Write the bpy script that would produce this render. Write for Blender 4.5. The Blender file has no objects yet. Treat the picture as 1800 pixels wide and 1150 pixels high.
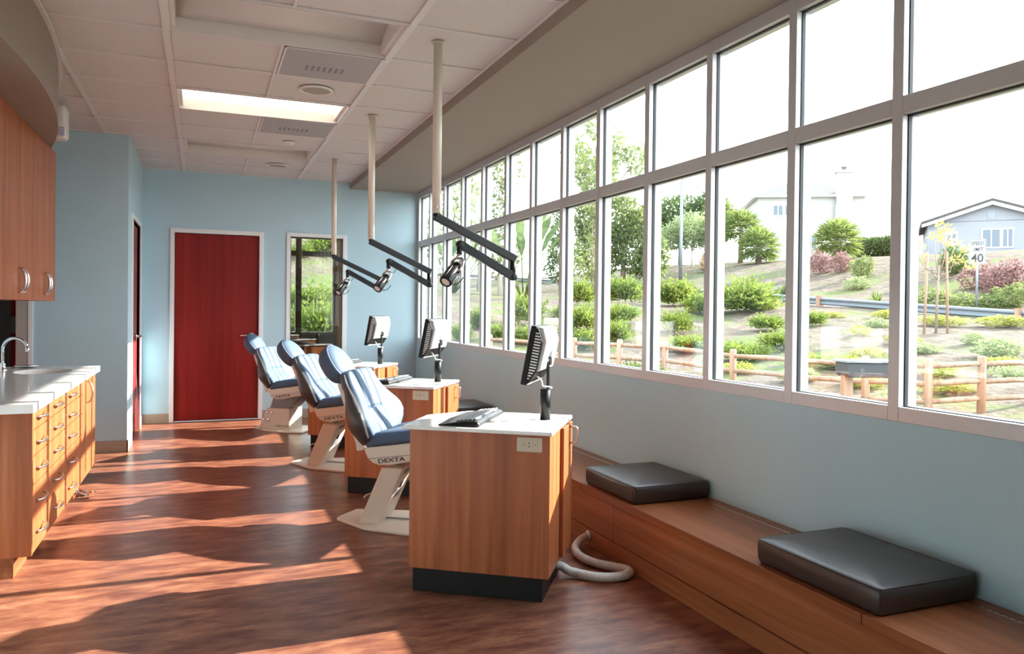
import bpy, bmesh, math, random
import numpy as np
from mathutils import Vector, Matrix, Euler

random.seed(7)
C = bpy.context.scene.collection
PI = math.pi
H = 1.25                    # camera height

# ------------------------------------------------------------------ helpers
class MB:
    """collects shapes, then links them as ONE mesh object"""
    def __init__(s):
        s.v = []; s.f = []; s.sm = []
    def add(s, vs, fs, smooth=False, M=None):
        o = len(s.v)
        for p in vs:
            p = Vector(p)
            if M is not None: p = M @ p
            s.v.append(tuple(p))
        for f in fs:
            s.f.append(tuple(i + o for i in f)); s.sm.append(smooth)
        return s
    def box(s, x0, x1, y0, y1, z0, z1, M=None):
        vs = [(x0,y0,z0),(x1,y0,z0),(x1,y1,z0),(x0,y1,z0),(x0,y0,z1),(x1,y0,z1),(x1,y1,z1),(x0,y1,z1)]
        return s.add(vs, [(0,3,2,1),(4,5,6,7),(0,1,5,4),(1,2,6,5),(2,3,7,6),(3,0,4,7)], M=M)
    def prism(s, pts, a0, a1, axis='z', M=None):
        """polygon extruded along an axis; pts are the two other coordinates in xyz order"""
        n = len(pts)
        def mk(p, a):
            return {'z': (p[0],p[1],a), 'y': (p[0],a,p[1]), 'x': (a,p[0],p[1])}[axis]
        vs = [mk(p,a0) for p in pts] + [mk(p,a1) for p in pts]
        fs = [tuple(range(n))[::-1], tuple(range(n,2*n))]
        fs += [(i,(i+1)%n,n+(i+1)%n,n+i) for i in range(n)]
        return s.add(vs, fs, M=M)
    def tube(s, path, r, n=12, M=None, caps=True, smooth=True):
        path = [Vector(p) for p in path]
        rs = r if isinstance(r, (list, tuple)) else [r]*len(path)
        vs = []; fs = []
        up = None
        for i, p in enumerate(path):
            a = path[max(i-1,0)]; b = path[min(i+1,len(path)-1)]
            t = (b-a).normalized()
            if up is None:
                up = Vector((0,0,1)) if abs(t.z) < .9 else Vector((1,0,0))
            x = (up - t*up.dot(t))
            if x.length < 1e-6: x = t.orthogonal()
            x.normalize(); up = x
            y = t.cross(x)
            for k in range(n):
                a_ = 2*PI*k/n
                vs.append(p + (x*math.cos(a_) + y*math.sin(a_))*rs[i])
        m = len(path)
        for i in range(m-1):
            for k in range(n):
                fs.append((i*n+k, i*n+(k+1)%n, (i+1)*n+(k+1)%n, (i+1)*n+k))
        s.add(vs, fs, smooth, M)
        if caps:
            s.add(vs[:n], [tuple(range(n))[::-1]], False, M)
            s.add(vs[-n:], [tuple(range(n))], False, M)
        return s
    def lathe(s, prof, n=24, M=None, smooth=True):
        """profile of (radius, z) turned about z"""
        vs = []; fs = []
        for r, z in prof:
            for k in range(n):
                a = 2*PI*k/n
                vs.append((r*math.cos(a), r*math.sin(a), z))
        for i in range(len(prof)-1):
            for k in range(n):
                fs.append((i*n+k, i*n+(k+1)%n, (i+1)*n+(k+1)%n, (i+1)*n+k))
        return s.add(vs, fs, smooth, M)
    def rings(s, rings, smooth=True, M=None, cap=True):
        n = len(rings[0]); vs = [p for r in rings for p in r]; fs = []
        for i in range(len(rings)-1):
            for k in range(n):
                fs.append((i*n+k, i*n+(k+1)%n, (i+1)*n+(k+1)%n, (i+1)*n+k))
        if cap:
            fs.append(tuple(range(n))[::-1]); fs.append(tuple(range((len(rings)-1)*n, len(rings)*n)))
        return s.add(vs, fs, smooth, M)
    def build(s, name, m, parent=None, bevel=0, seg=2, subsurf=0):
        me = bpy.data.meshes.new(name)
        me.from_pydata(s.v, [], s.f)
        bm = bmesh.new(); bm.from_mesh(me)
        bmesh.ops.remove_doubles(bm, verts=bm.verts, dist=1e-5)
        bmesh.ops.recalc_face_normals(bm, faces=bm.faces)
        bm.to_mesh(me); bm.free()
        if len(me.polygons) == len(s.sm):
            me.polygons.foreach_set('use_smooth', s.sm)
        elif any(s.sm):
            me.polygons.foreach_set('use_smooth', [True]*len(me.polygons))
        me.materials.append(m)
        o = bpy.data.objects.new(name, me); C.objects.link(o)
        if parent is not None: o.parent = parent
        if bevel:
            b = o.modifiers.new('bevel','BEVEL'); b.width = bevel; b.segments = seg
            b.limit_method = 'ANGLE'; b.angle_limit = math.radians(35); b.harden_normals = False
        if subsurf:
            b = o.modifiers.new('sub','SUBSURF'); b.levels = subsurf; b.render_levels = subsurf
        return o

def tag(o, label=None, cat=None, group=None, kind=None):
    if label: o['label'] = label
    if cat: o['category'] = cat
    if group: o['group'] = group
    if kind: o['kind'] = kind
    return o

def thing(name, label, cat, loc=(0,0,0), rz=0, group=None):
    o = bpy.data.objects.new(name, None); C.objects.link(o)
    o.empty_display_size = .1
    o.location = loc; o.rotation_euler = (0,0,rz)
    return tag(o, label, cat, group)

def struct(o, label=None, cat=None):
    o['kind'] = 'structure'
    return tag(o, label, cat)

def sempty(name, loc=(0,0,0), label=None, cat=None):
    o = bpy.data.objects.new(name, None); C.objects.link(o); o.location = loc
    return struct(o, label, cat)

def copy_tree(o, parent=None):
    c = o.copy(); C.objects.link(c)
    if parent is not None: c.parent = parent
    for ch in list(o.children): copy_tree(ch, c)
    return c

def text_mesh(body, name, size, depth, m, parent, mat4, align='CENTER', sx=1.0):
    cu = bpy.data.curves.new('lettering','FONT'); cu.body = body; cu.size = size; cu.extrude = depth
    cu.align_x = align; cu.resolution_u = 4; cu.offset = size*.012
    tmp = bpy.data.objects.new('lettering', cu); C.objects.link(tmp)
    bpy.context.view_layer.update()
    me = bpy.data.meshes.new_from_object(tmp.evaluated_get(bpy.context.evaluated_depsgraph_get()))
    bpy.data.objects.remove(tmp); bpy.data.curves.remove(cu)
    me.name = name; me.materials.clear(); me.materials.append(m)
    me.transform(mat4 @ Matrix.Diagonal((sx,1,1,1)))
    o = bpy.data.objects.new(name, me); C.objects.link(o); o.parent = parent
    return o

# ------------------------------------------------------------------ materials
def new_mat(name):
    m = bpy.data.materials.new(name); m.use_nodes = True
    nt = m.node_tree
    return m, nt, nt.nodes['Principled BSDF'], nt.nodes['Material Output']

def setp(b, **k):
    for a, v in k.items():
        a = a.replace('_',' ')
        if a in b.inputs:
            b.inputs[a].default_value = v

def plain(name, col, rough=.5, metal=0., spec=.5, bump=0., bscale=200., coat=0., var=0., vscale=3.):
    m, nt, b, out = new_mat(name)
    setp(b, Base_Color=(*col,1), Roughness=rough, Metallic=metal, Coat_Weight=coat)
    b.inputs['Specular IOR Level'].default_value = spec
    tc = nt.nodes.new('ShaderNodeTexCoord')
    if bump:
        n = nt.nodes.new('ShaderNodeTexNoise'); n.inputs['Scale'].default_value = bscale; n.inputs['Detail'].default_value = 3
        bp = nt.nodes.new('ShaderNodeBump'); bp.inputs['Strength'].default_value = bump; bp.inputs['Distance'].default_value = .002
        nt.links.new(tc.outputs['Object'], n.inputs['Vector'])
        nt.links.new(n.outputs['Fac'], bp.inputs['Height']); nt.links.new(bp.outputs['Normal'], b.inputs['Normal'])
    # small natural variation of the colour
    n2 = nt.nodes.new('ShaderNodeTexNoise'); n2.inputs['Scale'].default_value = vscale; n2.inputs['Detail'].default_value = 4
    nt.links.new(tc.outputs['Object'], n2.inputs['Vector'])
    r = nt.nodes.new('ShaderNodeValToRGB')
    v = max(var, .015)
    r.color_ramp.elements[0].position = .3; r.color_ramp.elements[1].position = .7
    r.color_ramp.elements[0].color = (*[c*(1-v) for c in col],1); r.color_ramp.elements[1].color = (*[min(1,c*(1+v)) for c in col],1)
    nt.links.new(n2.outputs['Fac'], r.inputs['Fac']); nt.links.new(r.outputs['Color'], b.inputs['Base Color'])
    return m

def ramp_noise(nt, vec, scale, detail, stops, dist=0., rough=.55):
    n = nt.nodes.new('ShaderNodeTexNoise'); n.inputs['Scale'].default_value = scale; n.inputs['Detail'].default_value = detail
    n.inputs['Distortion'].default_value = dist; n.inputs['Roughness'].default_value = rough
    nt.links.new(vec, n.inputs['Vector'])
    r = nt.nodes.new('ShaderNodeValToRGB')
    e = r.color_ramp.elements
    while len(e) < len(stops): e.new(.5)
    for k, (p, c) in enumerate(stops):
        e[k].position = p; e[k].color = (*c,1)
    nt.links.new(n.outputs['Fac'], r.inputs['Fac'])
    return n, r

def wood(name, dark, mid, light, axis='z', rough=.38, s=26., coat=.0):
    """veneer: grain stretched along one local axis"""
    m, nt, b, out = new_mat(name)
    tc = nt.nodes.new('ShaderNodeTexCoord'); mp = nt.nodes.new('ShaderNodeMapping')
    sc = {'x': (.035,1,1), 'y': (1,.035,1), 'z': (1,1,.035)}[axis]
    mp.inputs['Scale'].default_value = sc
    nt.links.new(tc.outputs['Object'], mp.inputs['Vector'])
    n1, r1 = ramp_noise(nt, mp.outputs['Vector'], s, 8, [(.28,dark),(.5,mid),(.72,light)], dist=.3, rough=.62)
    n2, r2 = ramp_noise(nt, mp.outputs['Vector'], s*.22, 2, [(.35,(.80,.78,.76)),(.65,(1.1,1.1,1.1))])
    mx = nt.nodes.new('ShaderNodeMix'); mx.data_type = 'RGBA'; mx.blend_type = 'MULTIPLY'; mx.inputs['Factor'].default_value = 1
    nt.links.new(r1.outputs['Color'], mx.inputs[6]); nt.links.new(r2.outputs['Color'], mx.inputs[7])
    nt.links.new(mx.outputs[2], b.inputs['Base Color'])
    n3, r3 = ramp_noise(nt, mp.outputs['Vector'], s*6, 3, [(.3,(0,0,0)),(.7,(1,1,1))])
    bp = nt.nodes.new('ShaderNodeBump'); bp.inputs['Strength'].default_value = .08; bp.inputs['Distance'].default_value = .001
    nt.links.new(r3.outputs['Color'], bp.inputs['Height']); nt.links.new(bp.outputs['Normal'], b.inputs['Normal'])
    setp(b, Roughness=rough, Coat_Weight=coat, Coat_Roughness=.2)
    b.inputs['Specular IOR Level'].default_value = .30
    return m

def floor_mat():
    m, nt, b, out = new_mat('marbled brown linoleum')
    tc = nt.nodes.new('ShaderNodeTexCoord'); mp = nt.nodes.new('ShaderNodeMapping')
    mp.inputs['Rotation'].default_value = (0,0,math.radians(-24)); mp.inputs['Scale'].default_value = (.55,1.7,1)
    nt.links.new(tc.outputs['Object'], mp.inputs['Vector'])
    n1, r1 = ramp_noise(nt, mp.outputs['Vector'], 8.5, 9, [(.25,(.085,.028,.021)),(.43,(.160,.057,.037)),(.58,(.26,.108,.062)),(.78,(.40,.195,.115))], dist=.15, rough=.62)
    mp2 = nt.nodes.new('ShaderNodeMapping'); mp2.inputs['Scale'].default_value = (2,16,1); mp2.inputs['Rotation'].default_value = (0,0,math.radians(-24))
    nt.links.new(tc.outputs['Object'], mp2.inputs['Vector'])
    n2, r2 = ramp_noise(nt, mp2.outputs['Vector'], 9, 6, [(.3,(.70,.68,.70)),(.7,(1.24,1.22,1.2))], dist=.1)
    mx = nt.nodes.new('ShaderNodeMix'); mx.data_type = 'RGBA'; mx.blend_type = 'MULTIPLY'; mx.inputs['Factor'].default_value = 1
    nt.links.new(r1.outputs['Color'], mx.inputs[6]); nt.links.new(r2.outputs['Color'], mx.inputs[7])
    nt.links.new(mx.outputs[2], b.inputs['Base Color'])
    n3, r3 = ramp_noise(nt, tc.outputs['Object'], 9, 4, [(.3,(.30,)*3),(.7,(.34,)*3)])
    nt.links.new(r3.outputs['Color'], b.inputs['Roughness'])
    n4, r4 = ramp_noise(nt, tc.outputs['Object'], 160, 2, [(.3,(0,0,0)),(.7,(1,1,1))])
    bp = nt.nodes.new('ShaderNodeBump'); bp.inputs['Strength'].default_value = .06; bp.inputs['Distance'].default_value = .002
    nt.links.new(r4.outputs['Color'], bp.inputs['Height']); nt.links.new(bp.outputs['Normal'], b.inputs['Normal'])
    b.inputs['Specular IOR Level'].default_value = .27
    return m

def speckle(name, base, dots, rough=.25, scale=420, cut=.62):
    m, nt, b, out = new_mat(name)
    tc = nt.nodes.new('ShaderNodeTexCoord')
    n1, r1 = ramp_noise(nt, tc.outputs['Object'], scale, 2, [(cut-.08,base),(cut+.04,dots)])
    nt.links.new(r1.outputs['Color'], b.inputs['Base Color']); setp(b, Roughness=rough)
    return m

def tile_mat():
    m, nt, b, out = new_mat('acoustic ceiling tile')
    tc = nt.nodes.new('ShaderNodeTexCoord')
    n1, r1 = ramp_noise(nt, tc.outputs['Object'], 330, 3, [(.36,(.60,.56,.545)),(.5,(.72,.685,.67))])
    nt.links.new(r1.outputs['Color'], b.inputs['Base Color']); setp(b, Roughness=.9)
    n2, r2 = ramp_noise(nt, tc.outputs['Object'], 240, 3, [(.35,(0,0,0)),(.6,(1,1,1))])
    bp = nt.nodes.new('ShaderNodeBump'); bp.inputs['Strength'].default_value = .25; bp.inputs['Distance'].default_value = .003
    nt.links.new(r2.outputs['Color'], bp.inputs['Height']); nt.links.new(bp.outputs['Normal'], b.inputs['Normal'])
    return m

def glass_mat(name, k=.07, tint=(.97,.99,.985)):
    """clear pane: mostly see-through with a mirror share that grows at grazing angles"""
    m = bpy.data.materials.new(name); m.use_nodes = True; nt = m.node_tree; nt.nodes.clear()
    out = nt.nodes.new('ShaderNodeOutputMaterial'); mix = nt.nodes.new('ShaderNodeMixShader')
    tr = nt.nodes.new('ShaderNodeBsdfTransparent'); tr.inputs['Color'].default_value = (*tint,1)
    gl = nt.nodes.new('ShaderNodeBsdfGlossy'); gl.inputs['Roughness'].default_value = 0.0
    lw = nt.nodes.new('ShaderNodeLayerWeight'); lw.inputs['Blend'].default_value = .5
    pw = nt.nodes.new('ShaderNodeMath'); pw.operation = 'POWER'; pw.inputs[1].default_value = 5
    ma = nt.nodes.new('ShaderNodeMath'); ma.operation = 'MULTIPLY_ADD'; ma.inputs[1].default_value = .5; ma.inputs[2].default_value = k
    nt.links.new(lw.outputs['Facing'], pw.inputs[0]); nt.links.new(pw.outputs[0], ma.inputs[0])
    nt.links.new(ma.outputs[0], mix.inputs['Fac']); nt.links.new(tr.outputs[0], mix.inputs[1]); nt.links.new(gl.outputs[0], mix.inputs[2])
    nt.links.new(mix.outputs[0], out.inputs['Surface'])
    return m

def emit_mat(name, col, strength):
    m, nt, b, out = new_mat(name)
    setp(b, Base_Color=(*col,1), Roughness=.5)
    b.inputs['Emission Color'].default_value = (*col,1); b.inputs['Emission Strength'].default_value = strength
    return m

def leaf_mat(name, dark, light, trans=.45, scale=2.5):
    m = bpy.data.materials.new(name); m.use_nodes = True; nt = m.node_tree; nt.nodes.clear()
    out = nt.nodes.new('ShaderNodeOutputMaterial'); mix = nt.nodes.new('ShaderNodeMixShader'); mix.inputs['Fac'].default_value = trans
    d = nt.nodes.new('ShaderNodeBsdfDiffuse'); t = nt.nodes.new('ShaderNodeBsdfTranslucent')
    tc = nt.nodes.new('ShaderNodeTexCoord')
    n1, r1 = ramp_noise(nt, tc.outputs['Object'], scale, 3, [(.3,dark),(.7,light)])
    hs = nt.nodes.new('ShaderNodeHueSaturation'); hs.inputs['Hue'].default_value = .485; hs.inputs['Value'].default_value = 1.35
    nt.links.new(r1.outputs['Color'], d.inputs['Color']); nt.links.new(r1.outputs['Color'], hs.inputs['Color']); nt.links.new(hs.outputs['Color'], t.inputs['Color'])
    nt.links.new(d.outputs[0], mix.inputs[1]); nt.links.new(t.outputs[0], mix.inputs[2]); nt.links.new(mix.outputs[0], out.inputs['Surface'])
    return m

def ground_mat():
    m, nt, b, out = new_mat('dry soil with weeds')
    tc = nt.nodes.new('ShaderNodeTexCoord')
    n1, r1 = ramp_noise(nt, tc.outputs['Object'], 1.6, 8, [(.25,(.045,.034,.026)),(.5,(.095,.074,.058)),(.75,(.17,.142,.118))], rough=.7)
    n2, r2 = ramp_noise(nt, tc.outputs['Object'], .42, 6, [(.44,(.095,.074,.058)),(.58,(.080,.098,.034))], rough=.7)
    n3, r3 = ramp_noise(nt, tc.outputs['Object'], .42, 6, [(.47,(0,0,0)),(.60,(1,1,1))], rough=.7)
    mx = nt.nodes.new('ShaderNodeMix'); mx.data_type = 'RGBA'
    nt.links.new(r3.outputs['Color'], mx.inputs['Factor']); nt.links.new(r1.outputs['Color'], mx.inputs[6]); nt.links.new(r2.outputs['Color'], mx.inputs[7])
    nt.links.new(mx.outputs[2], b.inputs['Base Color']); setp(b, Roughness=.95)
    b.inputs['Specular IOR Level'].default_value = .1
    n4, r4 = ramp_noise(nt, tc.outputs['Object'], 6, 6, [(.2,(0,0,0)),(.8,(1,1,1))])
    bp = nt.nodes.new('ShaderNodeBump'); bp.inputs['Strength'].default_value = .6; bp.inputs['Distance'].default_value = .12
    nt.links.new(r4.outputs['Color'], bp.inputs['Height']); nt.links.new(bp.outputs['Normal'], b.inputs['Normal'])
    return m

M = {}
M['wall'] = plain('pale blue wall paint', (.47,.64,.715), .6, spec=.3, bump=.05, bscale=300)
M['taupe'] = plain('taupe paint', (.30,.245,.205), .6, spec=.3)
M['tile'] = tile_mat()
M['tee'] = plain('white painted ceiling grid', (.74,.71,.70), .45)
M['alu'] = plain('satin aluminium frame', (.56,.56,.565), .38, metal=.25, spec=.5)
M['gasket'] = plain('black rubber gasket', (.012,.012,.014), .5)
M['floor'] = floor_mat()
M['teak'] = wood('teak veneer upright grain', (.26,.072,.026), (.38,.114,.042), (.48,.165,.066), 'z', .36)
M['teakh'] = wood('teak veneer level grain', (.21,.066,.026), (.31,.105,.042), (.40,.150,.064), 'y', .30)
M['mahog'] = wood('mahogany veneer', (.165,.0085,.008), (.235,.013,.011), (.30,.022,.016), 'z', .42, s=14)
M['counter'] = speckle('white speckled solid surface', (.80,.78,.75), (.60,.55,.50), .12)
M['rubberbase'] = plain('beige rubber base', (.36,.285,.22), .55)
M['white'] = plain('white painted trim', (.80,.80,.80), .4)
M['beige'] = plain('beige metal frame', (.46,.40,.36), .45)
M['black'] = plain('black plastic laminate', (.006,.006,.006), .45, spec=.3)
M['blackmetal'] = plain('black powder coat', (.006,.006,.007), .36, spec=.35)
M['grey'] = plain('grey plastic', (.20,.20,.21), .45)
M['leather'] = plain('dark brown vinyl', (.040,.028,.024), .36, spec=.5, bump=.12, bscale=420)
M['cream'] = plain('cream moulded plastic', (.70,.60,.49), .33)
M['creampole'] = plain('cream painted steel', (.72,.64,.55), .35)
M['vinyl'] = plain('light blue vinyl upholstery', (.080,.118,.185), .60, spec=.22, bump=.05, bscale=500)
M['charcoal'] = plain('charcoal moulded shell', (.060,.055,.056), .45)
M['chrome'] = plain('chrome', (.82,.82,.83), .08, metal=1)
M['nickel'] = plain('brushed nickel', (.66,.65,.63), .28, metal=1)
M['wplastic'] = plain('white plastic', (.78,.77,.75), .35)
M['almond'] = plain('almond plastic', (.62,.53,.40), .4)
M['ink'] = plain('black lettering', (.015,.013,.012), .6)
M['purple'] = plain('lilac print', (.35,.32,.55), .6)
M['lens'] = plain('lamp lens', (.75,.62,.52), .15)
M['lit'] = emit_mat('lit lamp reflector', (1.0,.95,.82), 1.0)
M['trof'] = plain('white fixture enamel', (.74,.70,.67), .45)
M['perf'] = plain('perforated grey vent panel', (.42,.40,.41), .6, bump=.3, bscale=260)
M['spk'] = plain('beige speaker grille', (.40,.36,.29), .7, bump=.3, bscale=700)
M['glass'] = glass_mat('window glass', .045)
M['glass2'] = glass_mat('interior glass', .10)
M['porcelain'] = plain('white porcelain', (.85,.85,.84), .12)
M['hose'] = plain('white ribbed hose plastic', (.66,.65,.61), .45)
M['olive'] = plain('olive bronze frame', (.13,.12,.085), .45)
M['ochre'] = plain('ochre wall paint', (.55,.36,.14), .6)
M['dkbrown'] = plain('dark brown panel', (.055,.040,.032), .5)
M['steel'] = plain('galvanised steel', (.17,.195,.22), .5, metal=.5)
M['soil'] = ground_mat()
M['fence'] = wood('weathered fence wood', (.21,.115,.072), (.31,.19,.125), (.40,.27,.19), 'z', .7, s=12)
M['stucco'] = plain('white stucco', (.345,.335,.315), .9)
M['stuccog'] = plain('pale grey stucco', (.215,.225,.25), .9)
M['roof'] = plain('grey roof tile', (.055,.05,.05), .85, var=.2, vscale=2)
M['asphalt'] = plain('road asphalt', (.17,.17,.175), .9)
M['pane'] = plain('bluish house window', (.07,.10,.13), .15)
M['signw'] = plain('white sign face', (.27,.28,.29), .5)
M['bark'] = plain('grey brown bark', (.20,.15,.11), .9, var=.3)
M['paleb'] = plain('pale peeled trunk', (.50,.46,.42), .8)
M['jun'] = leaf_mat('juniper green', (.06,.095,.022), (.17,.225,.05))
M['jun2'] = leaf_mat('yellow green leaves', (.17,.19,.04), (.36,.37,.10))
M['dkgreen'] = leaf_mat('dark green leaves', (.04,.07,.025), (.11,.15,.06))
M['midgreen'] = leaf_mat('mid green leaves', (.08,.11,.04), (.19,.23,.09))
M['palegreen'] = leaf_mat('pale green leaves', (.15,.19,.09), (.27,.32,.16))
M['pink'] = leaf_mat('dusky red leaves', (.14,.078,.073), (.25,.165,.15))
M['boxgrey'] = plain('dark grey box enamel', (.035,.036,.04), .5)
M['bronze'] = leaf_mat('bronze blades', (.16,.10,.06), (.36,.26,.15))
M['yellow'] = leaf_mat('yellowing leaves', (.42,.33,.06), (.62,.52,.16))
M['palm'] = leaf_mat('fan palm green', (.06,.10,.03), (.19,.23,.065))
SKY, SUN, EXPO = 4.0, 12.5, 1.1

# ------------------------------------------------------------------ camera
R_ = None
cam = bpy.data.cameras.new('camera'); camo = bpy.data.objects.new('camera', cam); C.objects.link(camo)
yaw, pitch, roll = .382790215, -.00885223387, .0111436295
fw = Vector((math.sin(yaw)*math.cos(pitch), math.cos(yaw)*math.cos(pitch), math.sin(pitch)))
rt = Vector((math.cos(yaw), -math.sin(yaw), 0)); up = rt.cross(fw)
r2 = rt*math.cos(roll) + up*math.sin(roll); u2 = -rt*math.sin(roll) + up*math.cos(roll)
mw = Matrix((r2, u2, -fw)).transposed().to_4x4(); mw.translation = (0,0,H)
camo.matrix_world = mw
cam.sensor_width = 36; cam.lens = 1351.85/1800*36; cam.shift_y = -18.5/1800
cam.clip_start = .05; cam.clip_end = 500
bpy.context.scene.camera = camo

# ------------------------------------------------------------------ setting
XW = 2.38          # window wall
YB = 8.97          # back wall
ZC = 2.695         # ceiling
YF = -4.0          # front wall, behind the camera

struct(MB().box(-3.2, 2.50, YF-.1, YB+.12, -.12, 0).build('floor', M['floor']))

# ceiling: 2x2 tiles in a tee grid
gx = [-3.09+.0, -2.51, -1.93, -1.347, -.767, -.187, .403, .99, 1.575]
gy = [4.427+.5712*k for k in range(-15, 8)] + [YB]
holes = set()
def cell(ix, iy): return (ix, iy)
iy0 = {k: k+15 for k in range(-15, 8)}
troffer_rows = (-1, 2, 5)
for k in troffer_rows:
    holes.add((5, iy0[k])); holes.add((6, iy0[k]))
for k in (0, 3): holes.add((6, iy0[k]))
mb = MB()
for i in range(len(gx)-1):
    for j in range(len(gy)-1):
        if (i, j) in holes: continue
        mb.box(gx[i]+.004, gx[i+1]-.004, gy[j]+.004, gy[j+1]-.004, ZC+.012, ZC+.026)
ceil = struct(mb.build('ceiling', M['tile']))
mb = MB()
for i, x in enumerate(gx):
    w = .017 if i in (5, 7) else .012
    if i != 6:
        mb.box(x-w, x+w, YF, YB, ZC-.002, ZC+.008)
    else:                     # the short split tees stop at the fixtures
        for k in range(-15, 8):
            if k not in troffer_rows:
                mb.box(x-.008, x+.008, 4.427+.5712*k+.008, min(4.427+.5712*(k+1)-.008, YB), ZC+.002, ZC+.010)
for j, y in enumerate(gy):
    for i in range(len(gx)-1):
        if i in (5,):   # the middle strip is four feet wide where a fixture sits
            mb.box(gx[5]+.017, gx[7]-.017, y-.008, y+.008, ZC+.002, ZC+.010)
        elif i != 6:
            mb.box(gx[i]+.012, gx[i+1]-.012, y-.008, y+.008, ZC+.002, ZC+.012)
mb.build('ceiling_grid', M['tee'], ceil)
struct(MB().box(-3.2, 2.5, YF-.1, YB+.12, 2.93, 3.0).build('ceiling_slab', M['white']))

# soffit over the windows and the curved bulkhead over the cabinets
struct(MB().box(1.575, XW+.12, YF, YB, 2.625, 2.72).build('ceiling_soffit', M['taupe']))
arc = []
rr = 7.3; cxx = -.748-rr; cyy = 4.35
for k in range(49):
    y = 1.50 + (7.20-1.50)*k/48
    arc.append((cxx + math.sqrt(rr*rr-(y-cyy)**2), y))
poly = [(-1.345, 1.5)] + arc + [(-1.345, 7.2)]
o = MB().prism(poly, 2.345, ZC).build('ceiling_bulkhead', M['taupe']); struct(o)
mb = MB()
for (x0, y0), (x1, y1) in zip(arc[:-1], arc[1:]):
    mb.add([(x0,y0,ZC-.014),(x0+.022,y0,ZC-.014),(x1+.022,y1,ZC-.014),(x1,y1,ZC-.014),(x0,y0,ZC),(x0+.022,y0,ZC),(x1+.022,y1,ZC),(x1,y1,ZC)],
           [(0,1,2,3),(4,7,6,5),(0,4,5,1),(1,5,6,2),(2,6,7,3),(3,7,4,0)])
mb.build('edge_angle', M['tee'], o)

# walls
mb = MB()          # back wall with door and sidelight openings
DX0, DX1, DZ = -.280, .580, 2.035
SX0, SX1, SZ0, SZ1 = .915, 1.500, .30, 2.045
y0, y1 = YB, YB+.12
mb.box(-3.2, DX0, y0, y1, 0, 2.72); mb.box(DX0, DX1, y0, y1, DZ, 2.72)
mb.box(DX1, SX0, y0, y1, 0, 2.72); mb.box(SX0, SX1, y0, y1, 0, SZ0); mb.box(SX0, SX1, y0, y1, SZ1, 2.72)
mb.box(SX1, XW+.12, y0, y1, 0, 2.72)
struct(mb.build('wall_back', M['wall']))
# left wall stub with the side door
LX = -.59; LY0, LY1 = 7.68, 8.62
mb = MB()
mb.box(LX-.11, LX, 7.4205, LY0, 0, 2.72); mb.box(LX-.11, LX, LY1, YB, 0, 2.72); mb.box(LX-.11, LX, LY0, LY1, 2.035, 2.72)
struct(mb.build('wall_left', M['wall']))
# wall facing the camera beside the cabinets, with the open door at its left end
mb = MB()
mb.box(-1.30, LX, 7.30, 7.42, 0, 2.72); mb.box(-2.28, -1.30, 7.30, 7.42, 2.06, 2.72); mb.box(-3.2, -2.28, 7.30, 7.42, 0, 2.72)
struct(mb.build('wall_recess', M['wall']))
struct(MB().box(-1.45, -1.33, YF, 6.38, 0, 2.72).build('wall_sink', M['wall']))
struct(MB().box(-3.2, -3.08, YF, YB, 0, 2.72).build('wall_far_left', M['wall']))
# low wall under the windows
struct(MB().box(XW, XW+.10, YF, YB, 0, .853).build('wall_right', M['wall']))
# front wall behind the camera
mb = MB()
mb.box(-3.2, XW+.1, YF-.1, YF, 0, 2.72)
struct(mb.build('wall_front', M['wall']))

# baseboards
bz = .10
struct(MB().box(LX, DX0-.046, YB-.008, YB, 0, bz).box(DX1+.046, SX0-.046, YB-.008, YB, 0, bz).box(SX0-.046, XW, YB-.008, YB, 0, bz).build('baseboard_back', M['rubberbase']))
struct(MB().box(-1.29, LX+.008, 7.292, 7.30, 0, bz).box(LX, LX+.008, 7.292, LY0-.05, 0, bz).box(LX, LX+.008, LY1+.05, YB, 0, bz).build('baseboard_left', M['rubberbase']))

# ---- door_1: mahogany door in the back wall
d = sempty('door_1', (0,0,0), 'mahogany red door in white casing on the blue back wall', 'door')
cw = .044
MB().box(DX0-cw, DX0, YB-.016, YB+.12, 0, DZ+cw).box(DX1, DX1+cw, YB-.016, YB+.12, 0, DZ+cw).box(DX0, DX1, YB-.016, YB+.12, DZ, DZ+cw).build('casing', M['white'], d, bevel=.004)
MB().box(DX0+.003, DX1-.003, YB+.018, YB+.060, .012, DZ-.004).build('slab', M['mahog'], d, bevel=.002)
h = MB()
h.lathe([(0,0),(.030,0),(.030,.010),(.026,.014),(.012,.014),(.011,.045),(0,.045)], 20, Matrix.Translation((.505,YB+.018,.935)) @ Matrix.Rotation(PI/2,4,'X'))
h.tube([(.505,YB-.020,.935),(.46,YB-.028,.935),(.392,YB-.026,.932)], [.011,.010,.007], 12)
h.build('lever_handle', M['nickel'], d)

# ---- door_2: side door in the left wall stub
d = sempty('door_2', (0,0,0), 'narrow-looking brown door in the left wall stub with lever', 'door')
MB().box(LX-.11, LX+.014, LY0-.045, LY0, 0, 2.035+.04).box(LX-.11, LX+.014, LY1, LY1+.045, 0, 2.035+.04).box(LX-.11, LX+.014, LY0, LY1, 2.035, 2.075).build('casing', M['white'], d, bevel=.003)
MB().box(LX-.066, LX-.022, LY0+.003, LY1-.003, .012, 2.03).build('slab', M['mahog'], d, bevel=.002)
for z in (.20, 1.08, 1.83):
    MB().box(LX-.023, LX-.012, LY0-.004, LY0+.022, z-.045, z+.045).tube([(LX-.010,LY0+.002,z-.05),(LX-.010,LY0+.002,z+.05)], .007, 10).build('hinge', M['nickel'], d)
h = MB()
h.lathe([(0,0),(.032,0),(.032,.010),(.012,.014),(.011,.05),(0,.05)], 20, Matrix.Translation((LX-.022,8.44,.945)) @ Matrix.Rotation(PI/2,4,'Y'))
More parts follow.
